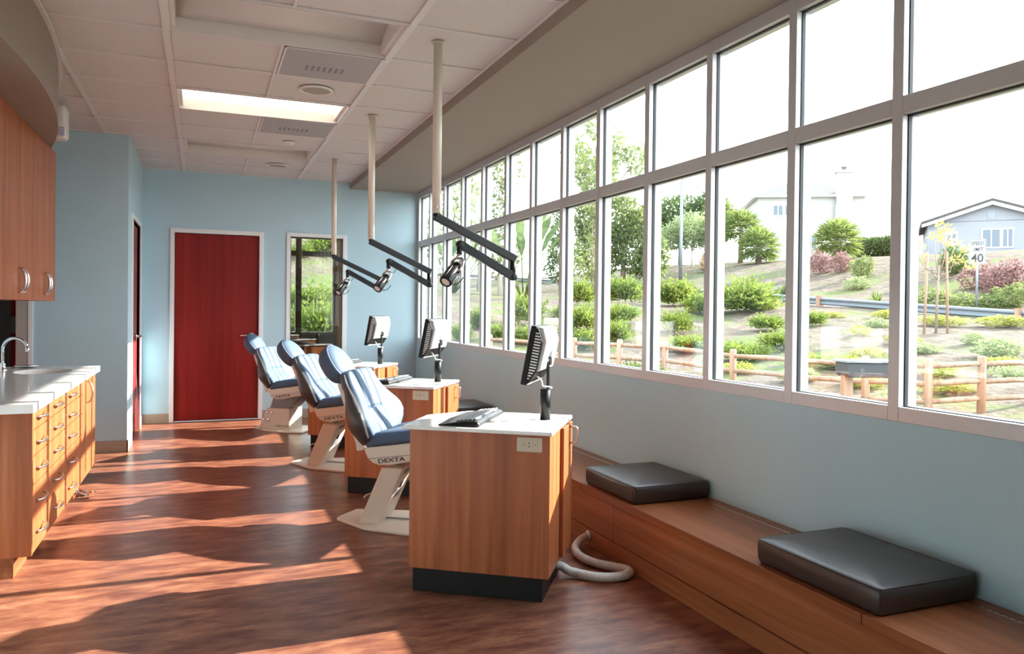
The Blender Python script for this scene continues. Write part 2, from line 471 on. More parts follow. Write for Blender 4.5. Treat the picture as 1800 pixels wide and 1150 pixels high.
h.tube([(LX+.028,8.44,.945),(LX+.034,8.40,.945),(LX+.032,8.31,.943)], [.011,.010,.008], 12)
h.build('lever_handle', M['nickel'], d)

# ---- door_3: the door standing open behind the sink
d = sempty('door_3', (0,0,0), 'open brown door in beige metal frame, half hidden behind the faucet', 'door')
MB().box(-1.318, -1.288, 7.285, 7.30, 0, 2.10).box(-2.31, -2.28, 7.285, 7.30, 0, 2.10).box(-2.28, -1.318, 7.285, 7.30, 2.07, 2.10).build('casing', M['white'], d)
MB().box(-1.404, -1.302, 7.29, 7.44, 0, 2.06).box(-2.28, -2.20, 7.29, 7.44, 0, 2.06).box(-2.2, -1.404, 7.29, 7.44, 1.99, 2.06).build('jamb', M['beige'], d)
MB().box(-1.452, -1.406, 7.36, 8.16, .012, 1.985).build('slab', M['mahog'], d)
MB().box(-1.450, -1.408, 7.352, 7.362, 1.01, 1.15).build('strike_plate', M['nickel'], d)

# ---- sidelight window in the back wall
w = sempty('window_20', (0,0,0), 'tall narrow interior window with white trim right of the red door', 'window')
MB().box(SX0-.042, SX0, YB-.016, YB+.12, SZ0-.042, SZ1+.042).box(SX1, SX1+.042, YB-.016, YB+.12, SZ0-.042, SZ1+.042).box(SX0, SX1, YB-.016, YB+.12, SZ1, SZ1+.042).box(SX0, SX1, YB-.016, YB+.12, SZ0-.042, SZ0).build('casing', M['white'], w, bevel=.004)
MB().box(SX0, SX0+.012, YB+.04, YB+.08, SZ0, SZ1).box(SX1-.012, SX1, YB+.04, YB+.08, SZ0, SZ1).box(SX0, SX1, YB+.04, YB+.08, SZ1-.012, SZ1).build('stop', M['olive'], w)
MB().box(SX0, SX1, YB+.055, YB+.063, SZ0, SZ1).build('glass_pane', M['glass2'], w)

# ---- the next room seen through the sidelight
NY = 12.0
struct(MB().box(-1.6, 2.1, YB+.12, NY+.1, -.12, 0).build('floor_next_room', M['floor']))
struct(MB().box(-1.6, 2.1, YB+.12, NY+.1, 2.72, 2.8).build('ceiling_next_room', M['white']))
struct(MB().box(1.985, 2.10, YB+.12, NY+.1, 0, 2.72).build('wall_next_room_right', M['ochre']))
struct(MB().box(-1.6, -1.5, YB+.12, NY+.1, 0, 2.72).build('wall_next_room_left', M['ochre']))
struct(MB().box(1.925, 1.985, NY, NY+.1, 0, 2.72).build('wall_next_room_end', M['ochre']))
struct(MB().box(-1.5, 1.925, NY, NY+.1, 0, .83).build('wall_next_room_low', M['dkbrown']))
w = sempty('window_21', (0,0,0), 'olive framed exterior window of the next room, seen through the interior window', 'window')
f = MB()
for x0_, x1_ in ((-1.5,-1.42),(-.65,-.57),(.36,.44),(1.305,1.39),(1.86,1.925)):
    f.box(x0_, x1_, NY, NY+.09, .83, 2.72)
f.box(-1.5, 1.925, NY+.001, NY+.091, .83, .875).box(-1.5, 1.925, NY+.001, NY+.091, 2.03, 2.105).box(-1.5, 1.925, NY+.001, NY+.091, 2.62, 2.72)
f.build('frame', M['olive'], w)
MB().box(-1.5, 1.925, NY+.04, NY+.046, .83, 2.72).build('glass_pane', M['glass'], w)

# ---- curtain wall: one window per bay
ys = [8.925, 8.455, 7.898, 7.296, 6.692, 6.099, 5.550, 4.991, 4.446, 3.854, 3.264, 2.669, 2.117, 1.55, 1.0, .43, -.14]
HWm = .024
Z0, Z1, T0, T1, Hd0, Hd1 = .853, .907, 1.985, 2.052, 2.560, 2.612
for k in range(len(ys)-1):
    yf, yn = ys[k], ys[k+1]              # far and near mullion
    w = sempty('window_%d' % (k+1) if k < 19 else 'window_%d' % (k+3), (0,0,0), None, None)
    w['label'] = 'window bay %s' % ('')  # replaced below
    y0, y1 = yn+HWm, yf-HWm
    def rail(name, z0, z1):
        g = .004
        m_ = MB().box(XW, XW+.028, y0, y1, z0, z1).box(XW+.045, XW+.092, y0, y1, z0, z1)
        return m_.build(name, M['alu'], w, bevel=.0015, seg=1)
    rail('sill_rail', Z0, Z1); rail('transom', T0, T1); rail('head_rail', Hd0, Hd1+.013)
    MB().box(XW, XW+.028, yn-HWm, yn+HWm, Z0, Hd1+.013).box(XW+.045, XW+.092, yn-HWm, yn+HWm, Z0, Hd1+.013).build('mullion', M['alu'], w, bevel=.0015, seg=1)
    g = MB()
    x0_, x1_ = XW+.028, XW+.045
    for za, zb in ((Z1,T0),(T1,Hd0)):
        t = .010
        g.box(x0_, x1_, y0-.012, y0+.004, za-t, zb+t).box(x0_, x1_, y1-.004, y1+.012, za-t, zb+t).box(x0_, x1_, y0, y1, za-t, za+.003).box(x0_, x1_, y0, y1, zb-.006, zb+t)
    g.build('gasket', M['gasket'], w)
    for za, zb in ((Z1,T0),(T1,Hd0)):
        MB().box(XW+.033, XW+.040, y0, y1, za, zb).build('glass_pane', M['glass'], w)
    if k == 0:
        MB().box(XW, XW+.092, yf-HWm, YB, Z0, Hd1+.013).build('corner_jamb', M['alu'], w)
    where = ['beside the back wall', 'second from the back wall', 'third from the back wall', 'fourth from the back wall', 'fifth from the back wall',
             'sixth from the back wall', 'seventh from the back wall', 'eighth from the back wall', 'ninth from the back wall', 'tenth, with the street lamp outside',
             'eleventh, with the palms and corner of a white house', 'twelfth, with the chimney of a white house', 'at the right edge, with the speed limit sign outside']
    w['label'] = 'grey aluminium window bay ' + (where[k] if k < len(where) else 'beyond the right edge of the view')
    w['category'] = 'window'; w['group'] = 'bays of the window wall'
# rest of the window wall toward the front corner
struct(MB().box(XW, XW+.10, YF, ys[-1]-HWm, .853, 2.72).build('wall_right_end', M['wall']))

# ------------------------------------------------------------------ ceiling fittings
def troffer(name, label, row, lit):
    ya, yb = 4.427+.5712*row+.010, 4.427+.5712*(row+1)-.010
    xa, xb = -.187+.017, .99-.017
    yc = (ya+yb)/2; xc = (xa+xb)/2
    t = thing(name, label, 'ceiling light', (xc, yc, ZC), 0, 'recessed ceiling lights')
    hx, hy = (xb-xa)/2, (yb-ya)/2
    zt = .15
    s = MB()     # trough: slim walls, curved top
    s.box(-hx, hx, -hy, -hy+.006, -.002, zt).box(-hx, hx, hy-.006, hy, -.002, zt).box(-hx, -hx+.006, -hy, hy, -.002, zt).box(hx-.006, hx, -hy, hy, -.002, zt)
    s.box(-hx, hx, -hy, hy, zt, zt+.01)
    s.build('trough', M['trof'], t)
    r = MB(); n = 12; prof = []
    for k in range(n+1):
        a = -1+2*k/n
        prof.append((a*(hy-.008), .075+.062*(1-abs(a)**2.4)))
    vs = [(-hx+.03, p[0], p[1]) for p in prof] + [(hx-.03, p[0], p[1]) for p in prof]
    r.add(vs, [(i, i+1, n+2+i, n+1+i) for i in range(n)], True)
    o = r.build('reflector', M['lit'] if lit else M['trof'], t)
    sm = o.modifiers.new('solid','SOLIDIFY'); sm.thickness = .004
    MB().box(-hx+.006, -hx+.030, -hy+.006, hy-.006, .02, zt-.01).build('end_plate', M['trof'], t)
    MB().box(hx-.030, hx-.006, -hy+.006, hy-.006, .02, zt-.01).build('end_plate', M['trof'], t)
    return t
troffer('ceiling_light', 'glowing recessed ceiling light, the only one switched on', 2, True)
troffer('ceiling_light.001', 'unlit recessed ceiling light nearest the camera, cut by the top edge', -1, False)
troffer('ceiling_light.002', 'unlit recessed ceiling light nearest the blue back wall', 5, False)

def vent(name, label, row):
    ya, yb = 4.427+.5712*row+.010, 4.427+.5712*(row+1)-.010
    xa, xb = .403+.012, .99-.017
    t = thing(name, label, 'vent', ((xa+xb)/2, (ya+yb)/2, ZC), 0, 'perforated ceiling vents')
    hx, hy = (xb-xa)/2, (yb-ya)/2
    MB().box(-hx, hx, -hy, hy, 0, .006).build('perforated_face', M['perf'], t)
    MB().box(-hx, hx, -hy, -hy+.012, -.002, .004).box(-hx, hx, hy-.012, hy, -.002, .004).box(-hx, -hx+.012, -hy, hy, -.002, .004).box(hx-.012, hx, -hy, hy, -.002, .004).build('vent_frame', M['tee'], t)
    m = MB()
    for i in range(7):
        m.box(-.13+.035*i, -.115+.035*i, .02, .11, -.0016, .002)
    m.build('damper_slots', M['grey'], t)
vent('ceiling_vent', 'grey perforated ceiling vent between the near light and the round speaker', 0)
vent('ceiling_vent.001', 'grey perforated ceiling vent just beyond the glowing light', 3)
for nm, lb, (x, y, r) in (('ceiling_speaker', 'round beige ceiling speaker in front of the glowing light', (.692, 5.255, .108)),
                       ('ceiling_speaker.001', 'round beige ceiling speaker close to the back wall', (.70, 8.21, .108))):
    t = thing(nm, lb, 'speaker', (x, y, ZC+.004), 0, 'ceiling speakers')
    MB().lathe([(r*.86,0),(r*.86,-.010),(r,-.009),(r*1.03,0)], 40).build('rim', M['wplastic'], t)
    MB().lathe([(0,-.005),(r*.5,-.0055),(r*.86,-.003)], 40).build('grille', M['spk'], t)
t = thing('smoke_detector', 'small white disc detector on the ceiling beyond the second vent', 'smoke detector', (.695, 7.02, ZC+.005))
MB().lathe([(0,-.028),(.030,-.026),(.046,-.016),(.052,0)], 32).build('body', M['wplastic'], t)
MB().lathe([(0,-.033),(.010,-.032),(.012,-.027)], 20).build('sensor', M['nickel'], t)

t = thing('emergency_speaker', 'white wall-mounted box hanging on the curved taupe bulkhead', 'wall speaker', (-1.0, 6.32, 2.43))
MB().box(-.03, .095, -.07, .09, 0, .235).build('housing', M['wplastic'], t, bevel=.03, seg=4)
m = MB()
for i in range(5):
    m.box(.015, .085, -.0715, -.069, .018+.013*i, .025+.013*i)
m.build('lilac_print', M['purple'], t)

# ------------------------------------------------------------------ built-in bench under the windows
BX = 1.92; BZ = .316
t = thing('bench', 'long low teak window bench under the blue window wall', 'bench', (0,0,0))
MB().box(BX+.005, XW-.001, -2.6, YB-.01, .002, BZ-.02).build('carcass', M['teakh'], t)
lids = [-2.6, -.1, 1.802, 3.717, 5.55, 7.4, YB-.01]
for a, b in zip(lids[:-1], lids[1:]):
    MB().box(BX-.012, 2.312, a+.0015, b-.0015, BZ-.037, BZ).build('lid', M['teakh'], t, bevel=.002)
MB().box(2.322, XW-.001, -2.6, YB-.01, BZ-.02, BZ).build('back_rail', M['teakh'], t, bevel=.0015)
m = MB(); y = -1.0
m.box(2.3135, 2.3205, -2.6, YB-.01, BZ-.01, BZ-.002)
while y < 8.9:
    m.tube([(2.317,y,BZ-.002),(2.317,y+.014,BZ-.002)], .0035, 6, caps=False); y += .025
m.build('piano_hinge', M['nickel'], t)
a = -2.6
for a, b in zip([-2.6,-.6,1.4,3.37,5.3,7.2],[-.6,1.4,3.37,5.3,7.2,YB-.01]):
    MB().box(BX-.004, BX+.006, a+.001, b-.001, .096, BZ-.040).build('front_panel', M['teakh'], t, bevel=.001)
MB().box(BX-.006, BX+.006, -2.6, YB-.01, .002, .090).build('toe_board', M['teakh'], t, bevel=.001)

def cushion(name, label, x0, x1, y0, y1, h=.097, ang=0):
    cx_, cy_ = (x0+x1)/2, (y0+y1)/2
    t = thing(name, label, 'cushion', (cx_, cy_, BZ), ang, 'vinyl cushions on the window bench')
    hx, hy = (x1-x0)/2, (y1-y0)/2
    # boxed cushion with puffed top and slightly bulged sides
    rings = []; N = 14
    zz = [0, .004, .03, .055, .085, 1.0]
    def ring(z, inset, bulge, rad):
        pts = []
        for sx, sy, a0 in ((1,1,0),(-1,1,90),(-1,-1,180),(1,-1,270)):
            for k in range(6):
                a_ = math.radians(a0+k*18)
                pts.append((sx*(hx-inset-rad)+rad*math.cos(a_), sy*(hy-inset-rad)+rad*math.sin(a_)))
        out = []
        n = len(pts)
        for i in range(n):
            p = Vector((*pts[i],0)); q = Vector((*pts[(i+1)%n],0))
            st = 10 if (q-p).length > .1 else 1
            for s_ in range(st):
                c = p.lerp(q, s_/st); f = math.sin(PI*s_/st) if st > 1 else 0
                nrm = Vector((q.y-p.y, -(q.x-p.x), 0)).normalized()
                out.append((c.x+nrm.x*bulge*f, c.y+nrm.y*bulge*f, z))
        return out
    for z, ins, bu in ((.002,.012,0),(.006,.005,.001),(.02,.001,.003),(.05,0,.004),(h-.014,.000,.003),(h-.007,.003,.001),(h-.003,.009,0)):
        rings.append(ring(z, ins, bu, .016))
    m = MB(); m.rings(rings, True, cap=False)
    m.add(rings[0], [tuple(range(len(rings[0])))[::-1]])
    top = rings[-1]; n = len(top)
    prev = top
    for s_, dz in ((.93,.0035),(.8,.008),(.6,.012),(.35,.0145),(.12,.0155)):
        cur = [(p[0]*s_, p[1]*s_, h-.003+dz) for p in top]
        m.add(prev+cur, [(i,(i+1)%n,n+(i+1)%n,n+i) for i in range(n)], True)
        prev = cur
    m.add(prev, [tuple(range(n))], True)
    m.build('cover', M['leather'], t)
    # welted seam round the top edge
    s = MB(); path = [(p[0]*1.0, p[1]*1.0, h-.006) for p in ring(h-.006,.003,.001,.016)]; path.append(path[0]); path.append(path[1])
    s.tube(path, .0028, 6, caps=False)
    s.build('welt', M['leather'], t)
cushion('seat_cushion', 'dark brown vinyl cushion nearest the camera, at the right end of the bench', 1.93, 2.362, 1.752, 2.322, .092)
cushion('seat_cushion.001', 'dark brown vinyl cushion in the middle, right of the nearest desk', 1.924, 2.360, 3.190, 3.701, .092)
cushion('seat_cushion.002', 'dark brown vinyl cushion partly hidden behind the second desk', 1.925, 2.360, 6.24, 6.80, .095)

# ------------------------------------------------------------------ desks
ANG = -.6118
def make_desk(name, label, loc):
    t = thing(name, label, 'desk', loc, ANG, 'operatory desks')
    MB().prism([(0,0),(.586,0),(.586,.43),(.15,.43),(.03,.27)], 0, .124).build('plinth', M['black'], t, bevel=.002)
    MB().prism([(0,-.05),(.622,-.05),(.622,.468),(.135,.468),(-.005,.275)], .118, .724).build('body', M['teak'], t, bevel=.0015)
    MB().prism([(-.030,-.066),(.634,-.072),(.634,.487),(.118,.487),(-.040,.285)], .724, .741).build('countertop', M['counter'], t, bevel=.003)
    d = MB().box(.623, .639, .212, .460, .130, .716).build('door', M['teak'], t, bevel=.0015)
    h = MB(); y = .372
    h.tube([(.637,y,.702),(.668,y,.702),(.674,y,.698),(.676,y,.690),(.676,y,.638),(.674,y,.630),(.668,y,.626),(.637,y,.626)], .0045, 10)
    h.build('handle', M['nickel'], d)
    o = MB().box(.480, .589, -.0555, -.050, .651, .713).build('outlet_plate', M['almond'], t, bevel=.002)
    s = MB(); s.box(.497, .572, -.0575, -.055, .664, .700); s.build('receptacle', M['almond'], o, bevel=.001)
    s = MB()
    for x in (.511, .553):
        s.box(x-.004, x-.0005, -.0582, -.057, .676, .679); s.box(x-.004, x-.0005, -.0582, -.057, .687, .690)
        s.lathe([(0,0),(.0024,0)], 10, Matrix.Translation((x+.008,-.0582,.6825)) @ Matrix.Rotation(PI/2,4,'X'))
    s.box(.531, .536, -.0582, -.057, .673, .678); s.box(.531, .536, -.0582, -.057, .686, .691)
    s.build('sockets', M['ink'], o)
    for xs_ in (.4865, .5825):
        MB().lathe([(0,.0006),(.002,0)], 10, Matrix.Translation((xs_,-.0556,.682)) @ Matrix.Rotation(PI/2,4,'X')).build('screw', M['nickel'], o)
    return t
desk_loc = [(.874,3.319,0), (.921,5.237,0), (.905,7.04,0)]
dk = ['nearest teak desk with white top and black plinth, in the centre foreground', 'second teak desk, between the first and second blue chairs', 'farthest teak desk, under the monitor nearest the back wall']
d0 = make_desk('desk', dk[0], desk_loc[0])
for i in (1, 2):
    c = copy_tree(d0); c.location = desk_loc[i]; c['label'] = dk[i]

# vacuum hose from the near desk to the bench
pts = [(1.552,3.262,.052),(1.575,3.25,.046),(1.60,3.225,.030),(1.628,3.20,.025),(1.662,3.155,.024),(1.709,3.115,.024),(1.771,3.094,.024),(1.83,3.10,.024),(1.868,3.128,.024),(1.872,3.165,.024),(1.85,3.20,.024),(1.81,3.25,.024),(1.772,3.318,.024),(1.757,3.40,.024),(1.766,3.475,.026),(1.80,3.55,.032),(1.86,3.605,.045),(1.913,3.63,.050)]
def spline(pts, n):
    P = [Vector(p) for p in pts]; out = []
    for i in range(len(P)-1):
        p0 = P[max(i-1,0)]; p1 = P[i]; p2 = P[i+1]; p3 = P[min(i+2,len(P)-1)]
        for k in range(n):
            t = k/n
            out.append(.5*((2*p1)+(-p0+p2)*t+(2*p0-5*p1+4*p2-p3)*t*t+(-p0+3*p1-3*p2+p3)*t**3))
    out.append(P[-1]); return out
t = thing('vacuum_hose', 'white ribbed hose looping across the floor from desk to bench', 'hose', (1.552,3.262,0))
sp = spline(pts, 22)
rad = [.0205 + .0013*math.sin(i*PI*.5*2/1.0*.5) for i in range(len(sp))]
rad = [.0212 if (i % 4) < 2 else .0196 for i in range(len(sp))]
off = Matrix.Translation((-1.552,-3.262,0))
MB().tube(sp, rad, 16, off).build('ribbed_tube', M['hose'], t)
MB().lathe([(.020,0),(.030,0),(.031,.004),(.023,.010),(.021,.012)], 24, off @ Matrix.Translation((1.914,3.63,.050)) @ Matrix.Rotation(-PI/2,4,'Y')).build('flange', M['hose'], t)

# ------------------------------------------------------------------ monitors and keyboards
def make_monitor(name, label, loc):
    t = thing(name, label, 'monitor', loc, ANG, 'monitors on the desks')
    MB().lathe([(0,.741),(.0235,.741),(.0235,.884),(.021,.8855),(0,.8855)], 28, Matrix.Translation((.535,.295,0))).build('post', M['blackmetal'], t)
    MB().box(.541, .553, .283, .307, .884, 1.01).build('upright', M['blackmetal'], t, bevel=.002)
    b = MB().box(.528, .562, .272, .318, .995, 1.038).build('tilt_bracket', M['blackmetal'], t, bevel=.004)
    MB().lathe([(0,0),(.007,0),(.007,.004),(0,.005)], 16, Matrix.Translation((.549,.272,1.018)) @ Matrix.Rotation(PI/2,4,'X')).build('bolt', M['nickel'], b)
    tilt = Matrix.Translation((.478,.30,1.05)) @ Matrix.Rotation(math.radians(10.4),4,'Y')
    hw, hh = .185, .134
    MB().box(0, .024, -hw, hw, -hh, hh, tilt).build('bezel', M['black'], t, bevel=.003)
    MB().box(-.001, .003, -hw+.014, hw-.014, -hh+.016, hh-.014, tilt).build('screen', M['blackmetal'], t)
    # rear shell: deep in the middle, falling to the bezel at the sides
    prof = [(.023,-hh+.002),(.030,-hh+.000),(.050,-.070),(.074,-.058),(.078,.074),(.052,hh-.002),(.023,hh-.002)]
    s = MB().prism(prof, -hw+.028, hw-.028, 'y').build('rear_shell', M['wplastic'], t, bevel=.004); s.data.transform(tilt)
    s = MB().prism([(.023,-hh+.004),(.034,-hh+.010),(.060,-.062),(.062,.070),(.036,hh-.012),(.023,hh-.004)], -hw+.004, hw-.004, 'y').build('vent_side', M['black'], t, bevel=.002); s.data.transform(tilt)
    for sg in (-1, 1):
        m = MB()
        for i in range(17):
            z = -hh+.030 + i*.0128
            d_ = .058 if -.06 < z < .07 else .058-.9*max(0, abs(z-.005)-.065)*.55
            ya, yb = sorted((sg*(hw-.0042), sg*(hw-.0025)))
            m.box(.026, d_-.002, ya, yb, z, z+.006, tilt)
        m.build('louvres', M['wplastic'], t)
    MB().box(.0765, .080, -.022, .022, -.045, .025, tilt).build('mount_plate', M['grey'], t, bevel=.002)
    # loose cable from the bottom of the shell to the post
    pts = [tilt @ Vector((.045,-.05,-.10)), (.527,.24,.925), (.532,.25,.902), (.553,.268,.897), (.566,.285,.892), (.560,.297,.884)]
    MB().tube(spline(pts, 8), .003, 8).build('cable', M['wplastic'], t)
    return t
ml = ['monitor nearest the camera on a black post, seen from behind with louvred side', 'middle monitor on the second desk', 'monitor farthest from the camera, in front of the back wall']
m0 = make_monitor('monitor', ml[0], desk_loc[0])
for i in (1, 2):
    c = copy_tree(m0); c.location = desk_loc[i]; c['label'] = ml[i]

def make_keyboard(name, label, loc):
    t = thing(name, label, 'keyboard', loc, ANG, 'keyboards on the desks')
    u0, u1, v0, v1 = .122, .306, -.030, .415
    z0 = .741
    vs = []; fs = []
    prof = [(u0,.004),(u0+.05,.012),(u0+.075,.0165),(u1-.035,.026),(u1-.012,.024),(u1,.014),(u1,.003),(u0,.001)]
    m = MB(); rings = []
    for f, sc in ((0,.70),(.012,.92),(.035,1),(.5,1.08),(.965,1),(.988,.92),(1,.70)):
        v = v0+(v1-v0)*f; bow = .012*math.sin(PI*f)
        rings.append([(p[0]-(bow if p[0] < u0+.06 else 0), v, z0+.0005+p[1]*sc) for p in prof])
    m.rings(rings, True); m.build('case', M['blackmetal'], t)
    k = MB()
    for r in range(5):
        n = 15
        for c_ in range(n):
            if r == 0 and 4 <= c_ <= 9:
                if c_ != 4: continue
                wv = 6
            else: wv = 1
            va = v0+.030+c_*.0262; vb = va+.0262*wv-.004
            ua = u0+.074+r*.0185; ub = ua+.0145
            zb = z0+.017+.0095*(r/4)
            k.prism([(ua,zb),(ub,zb+.002),(ub-.002,zb+.0085),(ua+.002,zb+.0065)], va, vb, 'y')
    k.build('keys', M['grey'], t)
    for va_ in (v0+.05, v1-.11):
        MB().box(u1-.030, u1-.018, va_, va_+.06, z0+.0265, z0+.0285).build('media_button', M['nickel'], t)
    return t
kl = ['black keyboard on the nearest white desk top', 'black keyboard on the second desk, behind the nearest blue chair', 'black keyboard on the farthest desk, mostly hidden by the chair backs']
k0 = make_keyboard('keyboard', kl[0], desk_loc[0])
for i in (1, 2):
    c = copy_tree(k0); c.location = desk_loc[i]; c['label'] = kl[i]

# ------------------------------------------------------------------ lamps on ceiling poles
def make_lamp(name, label, loc):
    t = thing(name, label, 'lamp', loc, 0, 'examination lamps on ceiling poles')      # origin where the pole meets the ceiling
    L = -.925
    MB().tube([(0,0,0),(0,0,L)], .0245, 24).lathe([(0,-.003),(.036,-.003),(.036,0),(0,0)], 24).build('pole', M['creampole'], t)
    MB().lathe([(0,0),(.005,0),(.005,.003),(0,.003)], 10, Matrix.Translation((-.008,-.0245,L+.03)) @ Matrix.Rotation(PI/2,4,'X')).build('set_screw', M['grey'], t)
    A = Vector((0,0,L-.020)); V = Vector((.474,.02,-.213)); d = V.normalized()
    side = Vector((0,1,0)); nrm = d.cross(side).normalized()
    def bar(p, q, w, th):
        m = MB(); d_ = (q-p).normalized(); s_ = side; n_ = s_.cross(d_).normalized()
        vs = []
        for e in (p, q):
            for a_, b_ in ((-1,-1),(1,-1),(1,1),(-1,1)):
                vs.append(e + s_*(a_*th/2) + n_*(b_*w/2))
        m.add(vs, [(0,1,2,3)[::-1],(4,5,6,7),(0,1,5,4),(1,2,6,5),(2,3,7,6),(3,0,4,7)])
        return m
    B = A+V
    m = bar(A - d*.012, B, .044, .032); m.tube([(0,0,L+.001),(0,0,L-.018)], .018, 20)
    m.build('upper_arm', M['blackmetal'], t, bevel=.004)
    E_ = B + Vector((-.014,0,-.098))
    m = MB(); m.tube([B+Vector((-.014,0,.0)), E_+Vector((0,0,-.004))], .0165, 16)
    m.build('elbow_link', M['blackmetal'], t)
    F_ = E_ + Vector((-.318,0,.170))
    m = bar(E_+Vector((.004,0,-.002)), F_, .046, .032)
    m.lathe([(0,-.017),(.0205,-.017),(.0205,.017),(0,.017)], 20, Matrix.Translation(E_+Vector((.003,0,-.003))) @ Matrix.Rotation(PI/2,4,'X'))
    m.lathe([(0,-.0165),(.021,-.0165),(.021,.0165),(0,.0165)], 20, Matrix.Translation(F_) @ Matrix.Rotation(PI/2,4,'X'))
    m.build('lower_arm', M['blackmetal'], t, bevel=.003)
    G = F_ + Vector((-.003,0,-.075))
    MB().tube([F_+Vector((-.003,0,0)), G], .0150, 16).build('drop_link', M['blackmetal'], t)
    ax = Vector((-.60,-.45,-.66)).normalized()
    Bk = F_ + Vector((-.016,-.006,-.118))
    q = ax.to_track_quat('Z','Y').to_matrix().to_4x4()
    Mh = Matrix.Translation(Bk) @ q
    hd = MB().lathe([(0,-.010),(.020,-.008),(.028,0),(.031,.025),(.031,.040),(.036,.044),(.036,.140),(.0345,.146),(.0265,.146),(.0255,.136),(0,.136)], 28, Mh).build('lamp_head', M['blackmetal'], t)
    MB().lathe([(0,.142),(.015,.1425),(.024,.1445)], 24, Mh).build('lens', M['lens'], hd)
    MB().lathe([(.0255,.1435),(.0265,.148),(.0335,.148),(.0345,.1455)], 24, Mh).build('lens_ring', M['blackmetal'], hd)
    st = MB()
    for a_ in (30, 75, 120, 165, 210, 330):
        c_, s_ = math.cos(math.radians(a_)), math.sin(math.radians(a_))
        st.tube([Vector((c_*.036, s_*.036, .048)), Vector((c_*.036, s_*.036, .136))], .0016, 6, Mh)
    st.build('cooling_ribs', M['nickel'], hd)
    # chrome yoke
    y_ = MB(); top = G + Vector((0,0,.012))
    for sg in (-1, 1):
        s2 = q.to_3x3() @ Vector((sg*.039,0,0))
        p1_ = Bk + ax*.012 + s2; p2_ = Bk + ax*.062 + s2
        y_.tube([top + Vector((0,sg*.010,0)), (top+p1_)/2 + s2*.45, p1_, p2_], [.010,.0095,.009,.008], 10)
    y_.lathe([(0,-.02),(.015,-.02),(.016,.008),(0,.010)], 16, Matrix.Translation(top))
    y_.build('yoke', M['chrome'], t)
    hh_ = MB(); s2 = q.to_3x3() @ Vector((0,-.034,0))
    pp = Bk + ax*.115 + Vector((.03,0,-.025))
    hh_.tube(spline([Bk+ax*.10+Vector((.012,0,-.024)), Bk+ax*.10+Vector((.026,-.003,-.040)), Bk+ax*.085+Vector((.050,-.004,-.038)), Bk+ax*.07+Vector((.066,-.004,-.020))], 6), .003, 8)
    hh_.build('focus_handle', M['blackmetal'], t)
    MB().tube(spline([F_+Vector((.055,0,-.035)), F_+Vector((.052,-.004,-.065)), F_+Vector((.034,-.004,-.088)), F_+Vector((.010,-.004,-.092))], 6), .0022, 8).build('cable', M['blackmetal'], t)
    return t
lamp_loc = [(1.178,4.042,ZC), (1.177,5.785,ZC), (1.191,7.655,ZC)]
ll = ['examination lamp on the ceiling pole nearest the camera, black folded arm', 'examination lamp on the middle ceiling pole, black folded arm', 'examination lamp on the ceiling pole farthest from the camera, in front of the interior window']
l0 = make_lamp('examination_lamp', ll[0], lamp_loc[0])
for i in (1, 2):
    c = copy_tree(l0); c.location = lamp_loc[i]; c['label'] = ll[i]

# ------------------------------------------------------------------ treatment chairs
def interp(x, xs, ys_):
    return float(np.interp(x, xs, ys_))
RB = Vector((.045,0,.46)); RD = Vector((-.335,0,.942)); RN = Vector((.942,0,.335))     # rear line of the backrest
def bp(s, n, v):
    p = RB + RD*s + RN*n
    return (p.x, v, p.z)

S_  = [-.005, .02, .06, .10, .14, .185, .23, .275, .32, .36, .405, .43, .442]
WID = [.150, .198, .238, .276, .292, .286, .262, .230, .208, .197, .186, .170, .13]
EDG = [.070, .085, .105, .125, .135, .132, .118, .095, .074, .060, .054, .050, .04]
CEN = [.075, .095, .100, .092, .080, .070, .066, .066, .064, .060, .056, .050, .04]

def make_chair_base_arm(t, dz):
    MB().prism([(-.165,-.045),(.07,-.19),(.33,-.232),(.62,-.22),(.62,.22),(.20,.235),(-.142,.175),(-.170,.0)], 0, .018).build('base_plate', M['cream'], t, bevel=.006)
    col = MB().prism([(0,.016),(.122,.016),(.268,.343),(.140,.343)], -.105, .105, 'y').build('lift_arm', M['cream'], t, bevel=.006)
    # slot, labels and cover strip on the front end face
    Mf = Matrix(((.407,0,.914,0),(0,1,0,0),(.914,0,-.407,0),(0,0,0,1)))  # x along the slope, z outwards
    Mf = Matrix.Translation((.125,0,.022)) @ Mf
    for a_, b_ in ((.30,.335),(.15,.20)):
        MB().box(a_, b_, -.050, .035, -.001, .0012, Mf).build('rating_label', M['grey'], col)
    MB().box(.205, .245, -.015, .02, -.001, .0014, Mf).build('arm_slot', M['black'], col)
    MB().tube([(.200,0,.335),(.200,0,.40)], .020, 20).build('piston', M['chrome'], t)
    MB().tube([(.105,.0,.028),(.26,.02,.024),(.45,.06,.022)], .0045, 8).build('power_cord', M['grey'], t)
    MB().tube([(.07,-.06,.185),(.045,-.10,.178),(.035,-.115,.165)], .004, 8).build('release_lever', M['cream'], t)

